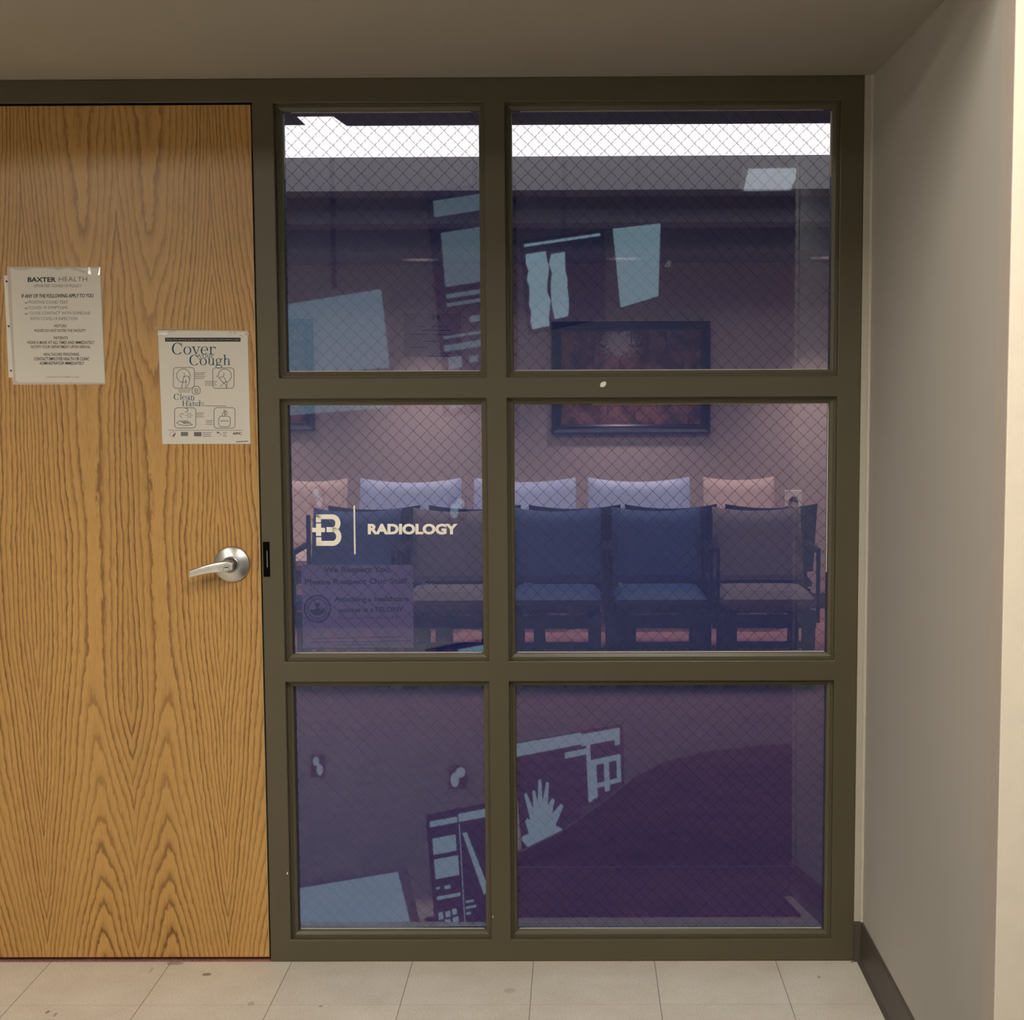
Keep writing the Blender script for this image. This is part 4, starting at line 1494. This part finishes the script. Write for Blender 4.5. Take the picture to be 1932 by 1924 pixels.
screen('scan_screen', [(980, 455), (1140, 432), (1142, 600), (996, 632)], 'screen with a ragged white scan, mirrored in the upper right window', 0.02, 0.12, (0.35, 0.45, 0.75), content=pic, glow=1.75)
screen('light_screen', [(1155, 430), (1247, 420), (1243, 560), (1170, 582)], 'small pale screen mirrored in the upper right window', 0.02, 1.5, (0.70, 0.95, 1.0))
# screens standing low, mirrored by the lower panes
screen('light_screen', [(520, 1675), (765, 1634), (797, 1765), (535, 1790)], 'pale lit screen mirrored at the bottom of the lower left window', 0.13, 1.25, (0.70, 0.92, 1.0), bezmat=GREYF, low=LITES[4][3])
ui2 = [(0.04, 0.05, 0.48, 0.10), (0.06, 0.20, 0.44, 0.34), (0.06, 0.38, 0.46, 0.55), (0.06, 0.62, 0.12, 0.64), (0.2, 0.62, 0.3, 0.65), (0.06, 0.70, 0.46, 0.73),
       (0.06, 0.84, 0.14, 0.90), (0.18, 0.84, 0.27, 0.89), (0.3, 0.83, 0.38, 0.88), (0.06, 0.92, 0.12, 0.96), (0.16, 0.91, 0.26, 0.96), (0.3, 0.9, 0.4, 0.95),
       (0.5, 0.03, 0.97, 0.10), (0.50, 0.12, 0.515, 0.96), [(0.55, 0.2), (0.62, 0.2), (0.95, 0.72), (0.86, 0.76)], (0.54, 0.78, 0.68, 0.80), (0.54, 0.83, 0.72, 0.85), (0.54, 0.88, 0.62, 0.9)]
screen('dark_screen', [(803, 1537), (925, 1514), (932, 1742), (822, 1762)], 'dark screen with a column of small windows, mirrored in the lower left window', 0.03, 0.16, (0.45, 0.30, 0.55), content=ui2, glow=1.25, low=LITES[4][3])
spk = []
for k in range(19):
    a_ = PI + PI * k / 18
    r = (1.0, 0.86, 1.08, 0.9, 1.0)[(k // 2) % 5] if k % 2 else 0.66
    spk.append((0.20 + 0.21 * r * math.cos(a_), 0.99 + 0.62 * r * math.sin(a_)))
    if k % 2:
        spk.append((0.215 + 0.21 * r * math.cos(a_ + 0.05), 0.99 + 0.61 * r * math.sin(a_ + 0.05)))
ui3 = [(0.0, 0.0, 0.62, 0.12), (0.62, 0.02, 0.98, 0.14), (0.46, 0.17, 0.70, 0.23), (0.66, 0.12, 0.70, 0.72), (0.93, 0.13, 0.98, 0.2),
       (0.70, 0.30, 0.98, 0.36), (0.70, 0.36, 0.75, 0.7), (0.82, 0.36, 0.87, 0.66), (0.94, 0.36, 0.98, 0.6), (0.75, 0.55, 0.95, 0.6), spk]
screen('dark_screen', [(968, 1402), (1175, 1366), (1180, 1545), (985, 1610)], 'dark screen with toolbars and a pale spiky picture, mirrored in the lower right window', 0.02, 0.13, (0.40, 0.30, 0.55), content=ui3, glow=1.2, low=LITES[5][3])
# unseen bench shape added before the low screens to darken the lower right reflection
YL = -1.98
outl = [mirror_low(*q, LITES[5][3]) for q in ((975, 1612), (1060, 1570), (1130, 1520), (1200, 1465), (1260, 1436), (1330, 1419), (1420, 1408), (1550, 1400), (1680, 1397))]
outl = outl + [Vector((outl[-1].x, YL, 0.0)), Vector((outl[0].x, YL, 0.0))]
bn = thing('added_bench', (0.35, YL - 0.2, 0), 'added low dark bench shape that darkens the mirror image in the lower right window', 'bench')
obj('backrest', MB().prism(outl, (0, -0.09, 0)), plain('maroon_leather', (0.035, 0.016, 0.022), 0.6), bn)
obj('seat', MB().box(outl[0].x + 0.25, outl[-3].x, YL - 0.48, YL - 0.091, 0.0, 0.2), plain('maroon_leather', (0.035, 0.016, 0.022), 0.6), bn, bevel=0.01)

# small lit fixtures on the wall behind the viewer, mirrored by the lower left pane
YL = HY0 + 0.012
LAMPG = 'small lit fixtures on the hallway wall behind the viewer'
for lbl, blobs in (('twin lamp mirrored at the left of the lower left window', [arc(596, 1436, 6, 9, 0, 360, 12)[:-1], arc(603, 1452, 6, 11, 0, 360, 12)[:-1]]),
                   ('twin lamp mirrored at the right of the lower left window', [arc(869, 1457, 9, 10, 0, 360, 12)[:-1], arc(858, 1471, 8, 14, 0, 360, 12)[:-1]])):
    polys = [[mirror_low(px, py, LITES[4][3]) for px, py in b_] for b_ in blobs]
    c0 = sum(polys[0], Vector()) / len(polys[0])
    t = thing('wall_fixture', (c0.x, HY0, c0.z), lbl, 'light', LAMPG)
    xs_ = [q.x for p_ in polys for q in p_]
    zs_ = [q.z for p_ in polys for q in p_]
    obj('housing', MB().box(min(xs_) - 0.015, max(xs_) + 0.015, HY0, HY0 + 0.006, min(zs_) - 0.015, max(zs_) + 0.015), plain('charcoal_stand', (0.03, 0.03, 0.035), 0.5), t)
    for p_ in polys:
        obj('lens', MB().prism(p_, (0, -0.006, 0)), emissive('fixture_glow', (0.85, 0.97, 1.0), 1.2), t)
